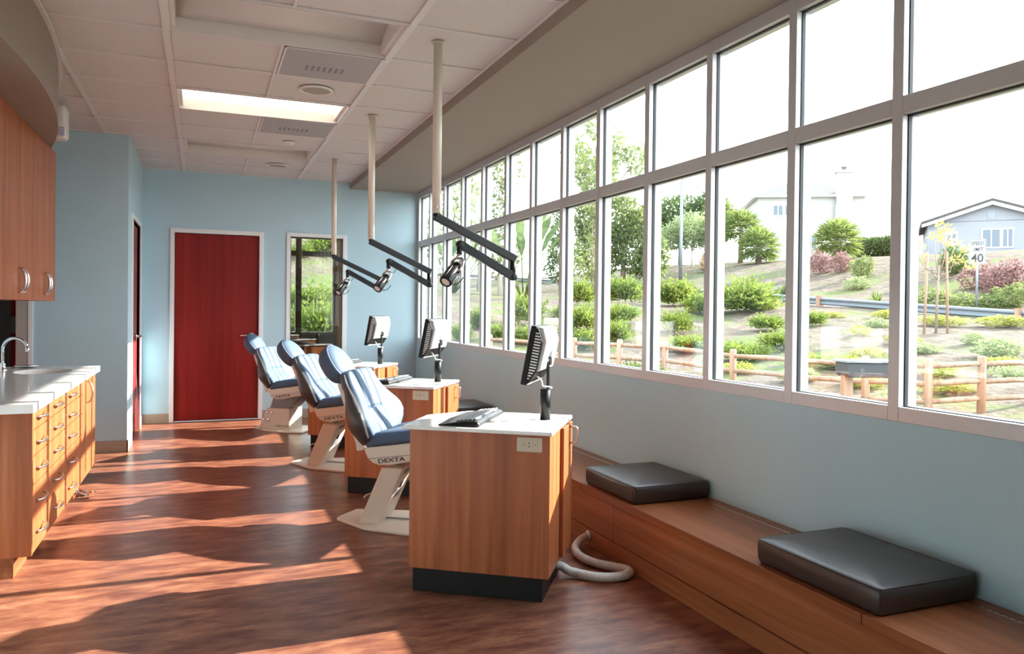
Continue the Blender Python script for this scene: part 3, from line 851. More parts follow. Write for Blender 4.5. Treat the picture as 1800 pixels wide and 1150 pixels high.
def make_chair_base_box(t, dz):
    MB().prism([(-.165,-.045),(.07,-.19),(.33,-.215),(.46,-.20),(.46,.20),(.20,.225),(-.142,.175),(-.170,.0)], 0, .018).build('base_plate', M['cream'], t, bevel=.006)
    col = MB().prism([(-.065,.016),(.285,.016),(.285,.232),(.035,.232)], -.13, .13, 'y').build('pedestal_box', M['cream'], t, bevel=.006)
    for x, z in ((.005,.115),(.055,.115),(.045,.185),(.095,.185)):
        MB().lathe([(0,.014),(.010,.014),(.012,.010),(.012,0)], 16, Matrix.Translation((x,-.13,z)) @ Matrix.Rotation(PI/2,4,'X')).build('knob', M['chrome'], col)
    text_mesh('DEXTA', 'lettering', .030, .0006, M['grey'], col, Matrix.Translation((.205,-.1315,.045)) @ Matrix.Rotation(PI/2,4,'X'), sx=1.5)
    MB().prism([(.05,.222),(.28,.222),(.42,.40),(.11,.40)], -.11, .11, 'y').build('bellows', M['grey'], t, bevel=.01)

def make_chair(name, label, loc, rz, base, dz=0., du=0., recline=0.):
    t = thing(name, label, 'dental chair', loc, rz, 'light blue treatment chairs')
    base(t, dz)
    n0 = set(t.children)
    # seat pan with rounded rear corner
    pan = [(.085,.472),(.092,.445),(.108,.415),(.135,.393),(.170,.381),(.24,.384),(.35,.408),(.80,.485),(.84,.52),(.83,.585)]
    sp_ = MB().prism(pan, -.23, .23, 'y').build('seat_pan', M['cream'], t, bevel=.007, seg=3)
    tilt = math.atan2(.113,.745)
    mt = Matrix.Translation((.250,-.2312,.404)) @ Matrix.Rotation(-tilt,4,'Y') @ Matrix.Rotation(PI/2,4,'X')
    text_mesh('DEXTA', 'lettering', .032, .0008, M['ink'], sp_, mt, sx=1.55)
    g = MB(); g.tube([(.112,-.2305,.414),(.35,-.2305,.447),(.83,-.2305,.525)], .0016, 6); g.build('groove', M['grey'], sp_)
    # seat cushion with a centre seam and rounded sides
    N, K = 22, 26
    rings = []
    for i in range(N+1):
        f = i/N
        x = .085 + .765*f; zb = .474 + (x-.093)*.151
        hw = interp(f,[0,.06,.2,.55,.8,.95,1],[.20,.225,.235,.232,.200,.170,.13])
        th = interp(f,[0,.03,.1,.3,.6,.9,.97,1],[.035,.060,.072,.070,.066,.060,.05,.03])
        r = []
        for k in range(K):
            a = -1+2*k/(K-1)
            e = (1-abs(a)**6)**.5 if abs(a) < 1 else 0
            z = zb + th*(.30+.70*e) + .018*abs(a)**2*e - .006*math.exp(-(abs(a)-.0)**2/.002) - .007*math.exp(-(abs(a)-.62)**2/.002)
            r.append((x - .151*(z-zb)*0, hw*a, z))
        r.append((x, hw*.97, zb+.002)); r.append((x, -hw*.97, zb+.002))
        rings.append(r)
    MB().rings(rings, True).build('seat_cushion', M['vinyl'], t)
    # back frame: slim cream plate behind the backrest with a foot at the hinge
    fr = [(-.010,.452),(.030,.440),(.062,.470),(.060,.500),(.030,.520)]
    p0 = RB + RN*(-.028) + RD*.03; p1 = RB + RN*(-.028) + RD*.385; p2 = RB + RN*(.0) + RD*.385; p3 = RB + RN*.0 + RD*.03
    MB().prism([(.012,.438),(.050,.446),(.085,.470),(p3.x,p3.z),(p2.x,p2.z),(p1.x,p1.z),(p0.x-.004,p0.z)], -.165, .165, 'y').build('back_frame', M['cream'], t, bevel=.005)
    for sg in (-1,):
        MB().lathe([(0,.016),(.014,.015),(.017,.008),(.017,0)], 18, Matrix.Translation((.076,-.168,.468)) @ Matrix.Rotation(PI/2,4,'X')).build('pivot_knob', M['nickel'], t)
    # charcoal shell: sides and rear of the backrest
    ss = np.linspace(S_[0]+.004, S_[-1]-.006, 26)
    rings = []
    for s in ss:
        w = interp(s,S_,WID)+.003; e = interp(s,S_,EDG)-.010
        r = [bp(s, -.004, -w*.72), bp(s, .012, -w*.93), bp(s, e*.55, -w), bp(s, e, -w*.985)]
        for k in range(1, 12):
            a = -1+2*k/12
            r.append(bp(s, min(e, interp(s,S_,CEN)) - .035 + (e-interp(s,S_,CEN))*max(0,abs(a)-.5)*1.2, w*.95*a))
        r += [bp(s, e, w*.985), bp(s, e*.55, w), bp(s, .012, w*.93), bp(s, -.004, w*.72)]
        rings.append(r)
    MB().rings(rings, True).build('back_shell', M['charcoal'], t)
    # padded front: four flutes, a cross seam and raised wings
    ss = np.linspace(S_[0], S_[-1], 96)
    rings = []; K = 101
    for s in ss:
        w = interp(s,S_,WID); e = interp(s,S_,EDG); c = interp(s,S_,CEN)
        r = []
        wi = min(.085 + .02*s, w*.62)
        for k in range(K):
            a = -1+2*k/(K-1); v = w*a
            roll_ = max(0, (abs(a)-.88)/.12)
            n = c + (e-c)*abs(a)**2.5 + .010 - .034*roll_**2.2
            n -= .007*math.exp(-(v/.0045)**2)
            n -= .008*math.exp(-((abs(v)-wi)/.0055)**2)
            n += .005*math.exp(-((abs(v)-wi*.5)/(wi*.40))**2)
            n -= .008*math.exp(-((s-.205)/.005)**2)*(1 if abs(v) < wi else max(0,1-(abs(v)-wi)/.02))
            r.append(bp(s, n, v))
        r.append(bp(s, max(.006,e-.055), w*.97)); r.append(bp(s, max(.006,e-.055), -w*.97))
        rings.append(r)
    MB().rings(rings, True).build('back_pad', M['vinyl'], t)
    # headrest: oval pad, tipped a little further back
    hc = Vector((-.186,0,.918)); ha = math.radians(36)
    hd = Vector((-math.sin(ha),0,math.cos(ha))); hn = Vector((math.cos(ha),0,math.sin(ha)))
    rings = []; NN = 40
    def oval(sc, n, push=0):
        out = []
        for k in range(NN):
            a = 2*PI*k/NN
            ca, sa = math.cos(a), math.sin(a)
            x = .127*sc*math.copysign(abs(ca)**.88, ca)*(1-.12*sa); z = .124*sc*math.copysign(abs(sa)**.9, sa)
            p = hc + hd*z + hn*n
            out.append((p.x, x, p.z))
        return out
    for sc, n in ((.40,-.072),(.62,-.069),(.80,-.060),(.92,-.042),(.985,-.018),(1.0,.004),(.99,.016),(.965,.0245),(.945,.0265),(.93,.0250),(.905,.029),(.80,.040),(.60,.048),(.35,.052),(.12,.053)):
        rings.append(oval(sc, n))
    MB().rings(rings, True).build('headrest', M['vinyl'], t)
    for v in (-.03, .03):
        q0 = RB+RD*.36+RN*.0; q1 = hc - hn*.03
        MB().tube([(q0.x,v,q0.z),(q1.x,v,q1.z)], .006, 10).build('headrest_bar', M['chrome'], t)
    R4 = Matrix.Translation((.065,0,.470)) @ Matrix.Rotation(-math.radians(recline),4,'Y') @ Matrix.Translation((-.065,0,-.470))
    for ch in t.children:
        if ch in n0: continue
        ch.location = (du, 0, dz)
        if recline and ch.name.split('.')[0] in ('back_frame','back_shell','back_pad','headrest','headrest_bar'):
            ch.data.transform(R4)
    return t
ux = Vector((math.cos(ANG), math.sin(ANG), 0)); vx = Vector((-math.sin(ANG), math.cos(ANG), 0))
def cl(o): p = Vector((*o,0)) + vx*.1; return (p.x, p.y, 0)
make_chair('dental_chair', 'blue treatment chair nearest the camera, directly behind the nearest desk', cl((.842,4.415)), ANG, make_chair_base_arm)
make_chair('dental_chair.001', 'middle blue treatment chair on a slanted lift arm, between second and farthest desks', cl((.765,6.186)), ANG, make_chair_base_arm, 0., .045, 6.5)
make_chair('dental_chair.002', 'farthest blue treatment chair, on a box pedestal in front of the red door', cl((.600,8.150)), ANG, make_chair_base_box, -.045, .02, 2.)

# ------------------------------------------------------------------ left wall: sink cabinets and wall cabinets
FX = -.715
def arc_pull(m, pts_mid, along, out, half, depth, r):
    """bow handle: flattened arc between two mounts"""
    c = Vector(pts_mid); a = Vector(along); o_ = Vector(out)
    path = []
    for k in range(13):
        th = PI*k/12
        path.append(c + a*(-half*math.cos(th)) + o_*(depth*math.sin(th)**.8))
    rs = [r*.55+r*.45*math.sin(PI*k/12) for k in range(13)]
    m.tube(path, rs, 10)
drawers_z = [(.674,.764),(.553,.668),(.418,.547),(.268,.412),(.104,.262)]
hz = [.728,.612,.490,.338,.192]
cols = [('drawer_cabinet', 'teak drawer cabinet at the near end of the sink counter', 4.062, 4.470, 4.235),
        ('drawer_cabinet.001', 'middle teak drawer cabinet of the sink counter', 4.470, 5.030, 4.68),
        ('drawer_cabinet.002', 'teak drawer cabinet beside the cupboard door under the sink counter', 5.030, 5.640, 5.16)]
for nm, lb, ya, yb, yh in cols:
    t = thing(nm, lb, 'cabinet', (FX, ya, 0), 0, 'drawer cabinets under the sink counter')
    MB().box(-.60, -.019, .0, yb-ya-.001, .10, .767).build('carcass', M['teak'], t)
    if ya < 4.1:
        MB().box(-.60, 0, -.004, .014, .10, .767).build('end_panel', M['teak'], t)
    MB().box(-.58, -.075, .018 if ya < 4.1 else 0, yb-ya, 0, .10).build('toe_kick', M['teakh'], t)
    for (za, zb), zh in zip(drawers_z, hz):
        d = MB().box(-.019, 0, (.016 if ya < 4.1 else .0035), yb-ya-.0035, za, zb).build('drawer', M['teak'], t, bevel=.0012)
        m = MB(); arc_pull(m, (0,yh-ya,zh), (0,1,0), (1,0,-.15), .085, .030, .0065)
        m.build('pull', M['nickel'], d)
t = thing('sink_cabinet', 'teak cupboard with one tall door and big bow handle, far end of sink counter', 'cabinet', (FX, 5.640, 0))
MB().box(-.60, -.019, 0, .640, .10, .767).build('carcass', M['teak'], t)
MB().box(-.019, 0, .0035, .150, .104, .764).build('filler_panel', M['teak'], t, bevel=.0012)
d = MB().box(-.019, 0, .156, .600, .104, .764).build('door', M['teak'], t, bevel=.0012)
m = MB(); arc_pull(m, (0,.185,.668), (0,0,1), (1,0,0), .072, .036, .008); m.build('bow_handle', M['nickel'], d)
MB().box(-.60, 0, .604, .642, .10, .767).build('end_panel', M['teak'], t, bevel=.0012)
MB().box(-.58, -.075, 0, .62, 0, .10).build('toe_kick', M['teakh'], t)

# counter with an oval cut-out and its basin
t = thing('sink_counter', 'white speckled sink counter over the teak drawers', 'countertop', (-1.328, 3.935, .768))
Lx, Ly, Th = .638, 2.395, .040
scx, scy, sa, sb = .355, 1.93, .165, .235
NN = 48
ov = [(scx+sa*math.cos(2*PI*k/NN), scy+sb*math.sin(2*PI*k/NN)) for k in range(NN)]
# outer rectangle sampled by angle so the top is one clean band of quads
out = []
for k in range(NN):
    a = 2*PI*k/NN; c_, s_ = math.cos(a), math.sin(a)
    cand = []
    if abs(c_) > 1e-6: cand.append(((Lx-scx) if c_ > 0 else scx)/abs(c_))
    if abs(s_) > 1e-6: cand.append(.36/abs(s_))
    r = min(cand); out.append((scx+r*c_, scy+r*s_))
for k_, (cx2, cy2) in enumerate(((Lx,scy+.36),(0,scy+.36),(0,scy-.36),(Lx,scy-.36))):
    j = min(range(NN), key=lambda i: (out[i][0]-cx2)**2+(out[i][1]-cy2)**2); out[j] = (cx2, cy2)
m = MB()
m.add([(*p,Th) for p in ov]+[(*p,Th) for p in out], [(i,NN+i,NN+(i+1)%NN,(i+1)%NN) for i in range(NN)])
m.add([(*p,Th) for p in ov]+[(*p,0) for p in ov], [(i,(i+1)%NN,NN+(i+1)%NN,NN+i) for i in range(NN)])
ya, yb = scy-.36, scy+.36
m.add([(0,0,Th),(Lx,0,Th),(Lx,ya,Th),(0,ya,Th)], [(0,1,2,3)]); m.add([(0,yb,Th),(Lx,yb,Th),(Lx,Ly,Th),(0,Ly,Th)], [(0,1,2,3)])
m.add([(0,0,0),(Lx,0,0),(Lx,Ly,0),(0,Ly,0),(0,0,Th),(Lx,0,Th),(Lx,Ly,Th),(0,Ly,Th)], [(0,1,5,4),(1,2,6,5),(2,3,7,6),(3,0,4,7)])
m.build('worktop', M['counter'], t)
MB().box(0, .014, 0, Ly, Th, Th+.09).build('backsplash', M['counter'], t)
b = MB(); rings = []
for sc, z in ((1.04,-.001),(1.0,.012),(.985,-.02),(.95,-.07),(.85,-.11),(.6,-.135),(.2,-.142)):
    rings.append([(scx+sa*sc*math.cos(2*PI*k/NN), scy+sb*sc*math.sin(2*PI*k/NN), z) for k in range(NN)])
b.rings(rings, True, cap=False); b.add(rings[-1], [tuple(range(NN))])
b.build('basin', M['porcelain'], t)
MB().lathe([(0,-.138),(.02,-.138),(.024,-.136)], 20, Matrix.Translation((scx,scy,0))).build('drain', M['chrome'], t)

t = thing('faucet', 'chrome gooseneck faucet behind the oval sink', 'faucet', (-1.235, 6.03, .808))
MB().lathe([(.026,0),(.026,.006),(.018,.012),(.016,.035),(.018,.04),(.012,.05),(0,.05)], 24).build('base', M['chrome'], t)
path = [(0,0,.04),(0,0,.14)] + [(.075-.075*math.cos(a), -.02*(1-math.cos(a)), .14+.075*math.sin(a)) for a in np.linspace(0, PI*.93, 14)][1:]
MB().tube(path, .0095, 14).build('gooseneck', M['chrome'], t)
e = Vector(path[-1])
MB().tube([e+Vector((0,0,.004)), e+Vector((.002,0,-.028)), e+Vector((.002,0,-.034))], [.0125,.0125,.010], 14).build('aerator', M['chrome'], t)
t = thing('soap_ring', 'flat chrome ring dish at the back of the counter by the faucet', 'dish', (-1.13, 6.22, .808))
MB().lathe([(.045,.004),(.075,.012),(.080,.016),(.074,.017),(.045,.008),(0,.006),(0,.002),(.045,.002)], 32).build('dish', M['chrome'], t)

t = thing('foot_pedal', 'chrome double foot pedal on the floor in front of the sink cupboard', 'foot pedal', (-.735, 5.66, 0))
MB().box(-.045, .0, -.07, .075, .0, .008).box(-.052, -.044, -.07, .075, .0, .055).build('bracket', M['chrome'], t, bevel=.002)
for y in (-.045, .045):
    p = MB().tube([(-.03,y,.035),(.01,y,.032),(.05,y,.020)], .007, 10)
    p.box(.035, .095, y-.026, y+.026, .016, .022)
    p.build('pedal', M['chrome'], t, bevel=.002)
MB().tube([(-.03,-.055,.035),(-.03,.06,.035)], .011, 14).lathe([(0,0),(.014,0),(.014,.03),(.010,.06),(0,.062)], 14, Matrix.Translation((-.02,.02,.03))).build('valve_body', M['chrome'], t)

UX = -.99
for nm, lb, ya, hands in (('wall_cabinet', 'teak wall cabinet at the far end, above the faucet', 5.62, True),
                  ('wall_cabinet.001', 'teak wall cabinet next to the far one, its handles in view', 4.86, True),
                  ('wall_cabinet.002', 'teak wall cabinet at the very left edge, mostly out of view', 4.10, True)):
    t = thing(nm, lb, 'cabinet', (UX, ya, 1.275), 0, 'teak wall cabinets')
    MB().box(-.34, -.019, 0.001, .759, .004, 1.07).build('carcass', M['teak'], t)
    for k in (0, 1):
        d = MB().box(-.019, 0, .0025+.38*k, .3775+.38*k, 0, 1.069).build('door', M['teak'], t, bevel=.0012)
        m = MB(); arc_pull(m, (0, .38+(-.035 if k == 0 else .035), .115), (0,0,1), (1,0,0), .072, .036, .009)
        m.build('bow_handle', M['nickel'], d)
    if ya > 5.5:
        MB().box(-.34, 0, .759, .772, 0, 1.07).build('end_panel', M['teak'], t)

# ------------------------------------------------------------------ outdoors
def sstep(a, b, x):
    t = min(1., max(0., (x-a)/(b-a))); return t*t*(3-2*t)
def terrain(x, y):
    q = max(x, 9+min(y-15, 9))
    zb = -.35 + .03*min(max(y-8,0),30)
    zc = 1.04 + .06*(min(max(y,0),70)-14)
    if q < 9: z = zb if q > 8 else zb
    elif q < 21.5:
        t = (q-9)/12.5; z = zb + (zc-zb)*(1-(1-t)**1.3)
    else: z = zc
    if x > 21.5:
        z = zc - .35*sstep(21.5,23,x)*(1-sstep(29,31,x)) if x < 30 else zc
        rise = min(3.4, max(.8, 3.3-.035*(y-25)))
        z += rise*sstep(29,46,x)
    m = 1-sstep(2.8,5.5,x)
    z += m*.25*max(0,y-15.5)
    return z
def tz(x, y): return terrain(x, y)
# hillside
xs = list(np.arange(2.4, 24, .6)) + list(np.arange(24, 60, 1.5)) + list(np.arange(60, 131, 5))
xs = [-14,-10,-6,-3,-1.5,0,1.2] + xs
yv = list(np.arange(-12, 12, 1.2)) + list(np.arange(12.1, 40, .8)) + list(np.arange(40, 80, 2)) + list(np.arange(80, 141, 6))
rng = np.random.RandomState(3)
m = MB(); idx = {}; vs = []; fs = []
for i, x in enumerate(xs):
    for j, y in enumerate(yv):
        b = .05*math.sin(1.3*x+.7*y)*math.cos(.9*y-.4*x)
        idx[i,j] = len(vs); vs.append((x, y, terrain(x, y)+(b if x > 9 or y > 15 else 0)-.01))
for i in range(len(xs)-1):
    for j in range(len(yv)-1):
        if xs[i+1] <= 2.45 and yv[j] < 12.05: continue
        fs.append((idx[i,j], idx[i+1,j], idx[i+1,j+1], idx[i,j+1]))
m.add(vs, fs, True)
g = m.build('ground_hillside', M['soil']); struct(g)
# road behind the guard rail
m = MB(); vs = []; fs = []
yr = list(np.arange(0, 100, 2.))
for y in yr:
    for x in (23.2, 28.8): vs.append((x, y, terrain(x, y)+.04))
fs = [(2*i,2*i+1,2*i+3,2*i+2) for i in range(len(yr)-1)]
m.add(vs, fs); r = m.build('road', M['asphalt']); struct(r)

# ---- plants
def leafquads(n, c, rad, size, rng, up=.2, aspect=2.2, shell=.55):
    """leaf blades filling an ellipsoid"""
    vs = []; fs = []
    for i in range(n):
        d = rng.normal(size=3); d /= np.linalg.norm(d)
        r = shell + (1-shell)*rng.rand()**.5
        p = np.array(c) + d*np.array(rad)*r
        a = rng.normal(size=3) + np.array([0,0,up]) + d*.6; a /= np.linalg.norm(a)
        b = np.cross(a, rng.normal(size=3)); b /= np.linalg.norm(b)
        L = size*(.7+.6*rng.rand()); W = L/aspect
        o = len(vs)
        vs += [p - b*W*.5*.2, p + a*L*.45 - b*W*.5, p + a*L, p + a*L*.45 + b*W*.5]
        fs.append((o,o+1,o+2,o+3))
    return vs, fs

def juniper_mesh(seed, W=1., Hh=1., n=520, spread=1.0):
    """mound of upswept needle sprays, size about 1 x 1 x 1 (width x depth x height)"""
    rng = np.random.RandomState(seed); vs = []; fs = []
    for i in range(n):
        th = rng.rand()*2*PI; ph = rng.rand()
        el = math.radians(10+75*ph)
        base = np.array([math.cos(th)*.30*rng.rand(), math.sin(th)*.30*rng.rand(), .06+.35*rng.rand()])
        d = np.array([math.cos(th)*math.cos(el)*spread, math.sin(th)*math.cos(el)*spread, math.sin(el)*.95])
        L = (.34+.20*rng.rand())*(1.0+.25*math.sin(3*th+seed))
        tip = base + d*L; tip[2] = min(tip[2], 1.05)
        q = np.cross(d, [0,0,1]); q /= np.linalg.norm(q)+1e-6
        q2 = np.cross(d, q)
        for j in range(5):
            f = .25+.75*j/4
            p = base + (tip-base)*f + rng.normal(size=3)*.02
            s = (1 if j % 2 else -1)
            sd = d*.8 + q*s*.6*rng.rand() + q2*rng.normal()*.5 + np.array([0,0,.25])
            sd /= np.linalg.norm(sd)
            l = .13*(.6+.7*rng.rand()); w = .026
            b = np.cross(sd, rng.normal(size=3)); b /= np.linalg.norm(b)
            o = len(vs)
            vs += [p - b*w*.4, p + sd*l*.5 - b*w, p + sd*l, p + sd*l*.5 + b*w]; fs.append((o,o+1,o+2,o+3))
    return vs, fs

def mesh_obj(name, vs, fs, mt, parent=None):
    me = bpy.data.meshes.new(name); me.from_pydata([tuple(v) for v in vs], [], fs); me.materials.append(mt)
    o = bpy.data.objects.new(name, me); C.objects.link(o)
    if parent is not None: o.parent = parent
    return o

jm = []
for s in (1, 5, 9):
    me = bpy.data.meshes.new('juniper_foliage'); v, f = juniper_mesh(s); me.from_pydata([tuple(p) for p in v], [], f); me.materials.append(M['jun']); jm.append(me)
def leafy_mesh(seed, mt, n=900, size=.11, flat=1.):
    rng = np.random.RandomState(seed)
    vs, fs = [], []
    for c, r in (((0,0,.42),(.42,.42,.40)),((.20,.1,.38),(.30,.3,.34)),((-.22,-.06,.36),(.28,.3,.32)),((.02,.2,.5),(.3,.28,.4))):
        v, f = leafquads(n//4, c, r, size, rng, up=.4); o = len(vs); vs += v; fs += [tuple(i+o for i in q) for q in f]
    me = bpy.data.meshes.new('leafy_foliage'); me.from_pydata([tuple(p) for p in vs], [], fs); me.materials.append(mt); return me
lm = {k: leafy_mesh(20+i, M[k]) for i, k in enumerate(('jun2','dkgreen','midgreen','palegreen','pink'))}
def shrub(label, x, y, w, h, me, rz=0., name='juniper_shrub', cat='shrub', group='shrubs on the hillside', lift=-.05):
    o = bpy.data.objects.new(name, me); C.objects.link(o)
    o.location = (x, y, tz(x, y)+lift*h); o.scale = (w*1.05, w*1.05, h*1.05); o.rotation_euler = (0,0,rz)
    return tag(o, label, cat, group)
J = [   # label, x, y, width, height, mesh number
 ('upper juniper in the ninth window bay, just right of the near monitor', 13.52,26.54,1.0,1.05,0),
 ('middle juniper of the column in the ninth window bay', 10.27,20.01,.85,.80,1),
 ('lowest juniper of the ninth window bay, behind the fence rail', 9.22,17.62,.72,.55,2),
 ('big round juniper at the foot of the leafy tree, left of the street lamp', 16.77,28.76,1.4,1.2,1),
 ('small juniper below the big round one under the leafy tree', 12.20,21.11,.75,.66,0),
 ('juniper at the left edge of the bay under the leafy tree, above the rail', 10.43,18.28,.66,.66,2),
 ('juniper in front of the fence rail in the bay under the leafy tree', 8.2,13.2,.75,.50,1),
 ('upright juniper at the foot of the street lamp', 17.80,26.28,1.35,1.2,2),
 ('spreading juniper right of the street lamp foot', 16.59,22.92,1.05,.86,0),
 ('round juniper low below the street lamp', 13.20,19.58,.75,.74,1),
 ('low juniper above the fence rail in the street lamp bay', 11.61,16.60,.9,.45,2),
 ('largest juniper, feathery, left of the yellow bush in the white house bay', 17.80,22.20,1.7,1.3,0),
 ('thin grey-green juniper on bare soil below the yellow bush', 15.28,18.03,.75,.5,1),
 ('juniper at the right of the white house bay above the fence', 13.10,14.96,.8,.46,2),
 ('juniper behind the fence post in the white house bay', 11.47,14.37,.85,.46,0),
 ('small juniper under the guard rail at the left of the chimney bay', 16.78,17.69,.48,.46,1),
 ('low juniper behind the rail left of the dark grey box', 12.18,12.25,.65,.25,2),
 ('tall yellow-green juniper seen just left of the near monitor', 8.85,20.86,.85,1.0,1),
 ('lower juniper left of the near monitor, behind the rail', 7.74,18.22,.68,.52,0),
 ('small juniper below the elbow of the nearest lamp', 7.20,18.65,.5,.5,2),
 ('juniper directly behind the near monitor', 8.89,19.22,.66,.5,1),
 ('juniper between the two nearest monitors, lower one', 6.10,18.54,.42,.5,0),
 ('juniper between the two nearest monitors, upper one', 7.13,20.00,.5,.66,2),
 ('small juniper above the near monitor', 10.52,21.83,.5,.46,0),
 ('large juniper in the middle of the interior window', 2.30,18.6,.95,.62,1),
 ('lowest and nearest juniper in the interior window', 2.42,16.9,1.0,.95,0),
 ('upper right juniper in the interior window', 3.30,22.59,.85,.75,2),
 ('upper left juniper in the interior window', 2.54,21.95,.45,.45,0),
 ('left lower juniper at the edge of the interior window', 1.72,17.3,.5,.62,2)]
for i, (lb, x, y, w, h, k) in enumerate(J):
    shrub(lb, x, y, w, h, jm[k], rz=i*1.3)
K = [
 ('yellow-leaved bush beside the largest juniper in the white house bay', 18.88,22.24,1.0,.62,'jun2'),
 ('dark green bush behind the yellow one, at the edge of the white house bay', 29.81,33.39,1.2,.85,'dkgreen'),
 ('red-leaved bush at the left edge of the chimney bay', 37.16,38.84,1.5,1.65,'pink'),
 ('greyish pink bush beside the red one under the chimney', 37.51,37.46,1.4,1.4,'pink'),
 ('round green bush right of the pink ones under the chimney', 36.07,34.53,1.6,1.45,'midgreen'),
 ('low pale bush in front of the round green one under the chimney', 33.24,32.12,1.4,.8,'palegreen'),
 ('yellow-green weed clump in front of the guard rail in the chimney bay', 19.29,17.48,.8,.3,'jun2'),
 ('yellow weed clump behind the fence right of the dark grey box', 12.28,11.82,.7,.28,'jun2'),
 ('clipped green hedge bush behind the staked tree', 29.13,23.63,1.9,1.3,'midgreen'),
 ('clipped green hedge bush left of the speed limit sign post', 29.11,22.30,1.6,1.1,'midgreen'),
 ('low green bush just right of the speed limit sign post', 29.79,21.77,1.3,.85,'dkgreen'),
 ('rounded green bush at the right edge beyond the guard rail', 30.97,21.82,1.7,1.1,'midgreen'),
 ('dusky red bush behind the speed limit sign post', 34.27,25.63,1.9,1.45,'pink'),
 ('large dusky red bush at the right edge under the gabled house', 33.84,23.77,2.3,1.75,'pink'),
 ('dark bush left of the speed limit sign, behind the staked tree', 37.07,28.93,2.0,1.7,'dkgreen'),
 ('yellow-green ground cover at the foot of the staked tree', 18.97,15.17,1.3,.32,'jun2'),
 ('yellow-green ground cover at the right edge on the mound', 19.85,14.02,1.4,.34,'jun2'),
 ('pale green weeds on the slope between rail fence and mound', 15.24,11.00,1.0,.45,'palegreen'),
 ('pale green weeds just behind the rail fence at the right edge', 13.20,9.38,.7,.25,'palegreen')]
for i, (lb, x, y, w, h, k) in enumerate(K):
    shrub(lb, x, y, w, h, lm[k], rz=i*.9, name='leafy_shrub', group='leafy bushes on the hillside')
rng = np.random.RandomState(61)
for i, (x, y) in enumerate(((10.2,9.0),(11.0,10.4),(11.6,9.2),(10.6,11.6),(12.6,10.2),(13.4,12.6),(14.6,12.2),(12.0,13.0),(15.6,13.6),(16.4,12.4),(14.2,10.2),(10.4,13.2),(17.4,16.0),(16.0,15.2),(18.4,18.6),(14.6,16.2))):
    shrub('small weed clump scattered on the bare slope behind the rail fence', x, y, .55+.3*rng.rand(), .22+.14*rng.rand(), lm['jun2' if i % 3 else 'palegreen'], rz=i, name='weed_clump', cat='weed', group='weed clumps on the bare slope')
# long hedge on the crest right of the white house
rng = np.random.RandomState(44)
vs, fs = [], []
hx0, hy0, hx1, hy1 = 49.5, 47.3, 50.3, 43.7
for k in range(10):
    f = k/9; x = hx0+(hx1-hx0)*f; y = hy0+(hy1-hy0)*f
    v, q = leafquads(620, (x-hx0, y-hy0, .95), (.8,.8,.95), .24, rng, up=.3); o = len(vs); vs += v; fs += [tuple(i+o for i in p) for p in q]
h = mesh_obj('hedge', vs, fs, M['dkgreen']); h.location = (hx0, hy0, tz(hx0, hy0)-.1); tag(h, 'long dark hedge on the crest right of the chimney', 'hedge')

# blade plants
def blades(n, L, wd, rng, droop=.5):
    vs, fs = [], []
    for i in range(n):
        th = rng.rand()*2*PI; el = math.radians(25+60*rng.rand()); l = L*(.7+.4*rng.rand())
        d = np.array([math.cos(th)*math.cos(el), math.sin(th)*math.cos(el), math.sin(el)])
        s = np.array([-math.sin(th), math.cos(th), 0])
        o = len(vs)
        for k in range(4):
            f = k/3; p = d*l*f + np.array([0,0,-droop*l*f*f*math.cos(el)*.6]); w = wd*(1-f)**.7*(.6+.8*min(1,3*f))
            vs += [p - s*w, p + s*w]
        for k in range(3): fs.append((o+2*k, o+2*k+1, o+2*k+3, o+2*k+2))
    return vs, fs
for lb, x, y, h, mt, sd in (('spiky bronze flax right of the street lamp', 37.43,51.50,2.0,'bronze',1),
                            ('spiky bronze flax low left of the street lamp', 35.0,56.1,1.3,'bronze',2),
                            ('small green fan plant above the guard rail in the chimney bay', 29.74,27.49,.8,'palm',3),
                            ('brown grassy clump at the foot of the leafy tree', 27.0,50.0,1.0,'bronze',4)):
    v, f = blades(70, h, .05*h, np.random.RandomState(sd))
    o = mesh_obj('flax_plant', v, f, M[mt]); o.location = (x, y, tz(x, y)); tag(o, lb, 'plant', 'spiky plants on the hillside')

# trees
def tree(name, label, x, y, h, blobs, mt, n, size, trunk_r=.12, bark='bark', seed=0, lean=(0,0), sink=.1):
    t = thing(name, label, 'tree', (x, y, tz(x, y)-sink), 0, 'trees on the hillside')
    rng = np.random.RandomState(seed); vs, fs = [], []
    tot = sum(r[0]*r[2] for c, r in blobs)
    for c, r in blobs:
        v, f = leafquads(int(n*r[0]*r[2]/tot), c, r, size, rng, up=-.1, shell=.35); o = len(vs); vs += v; fs += [tuple(i+o for i in q) for q in f]
    mesh_obj('crown', vs, fs, M[mt], t)
    m = MB(); top = Vector((lean[0], lean[1], h*.55))
    m.tube([(0,0,0), Vector((lean[0]*.3,lean[1]*.3,h*.25)), top], [trunk_r, trunk_r*.8, trunk_r*.55], 10)
    for c, r in blobs:
        a = Vector((0,0,0)).lerp(top, .55 + .4*rng.rand())
        m.tube([a, (a+Vector(c))/2+Vector((0,0,.1)), Vector(c)], [trunk_r*.45, trunk_r*.3, trunk_r*.12], 6)
    m.build('trunk', M[bark], t)
    return t
tree('leafy_tree', 'big loose leafy tree filling two window bays left of the street lamp', 29.78,51.35, 8.0,
     [((-1.6,1.0,3.0),(1.9,1.6,2.4)),((.9,-.8,3.4),(1.9,1.7,2.6)),((-.4,0,5.2),(2.1,1.8,2.0)),((1.6,-1.4,2.2),(1.4,1.3,1.6)),((-2.2,1.6,5.2),(1.2,1.1,1.8))], 'midgreen', 9500, .36, .22, seed=11)
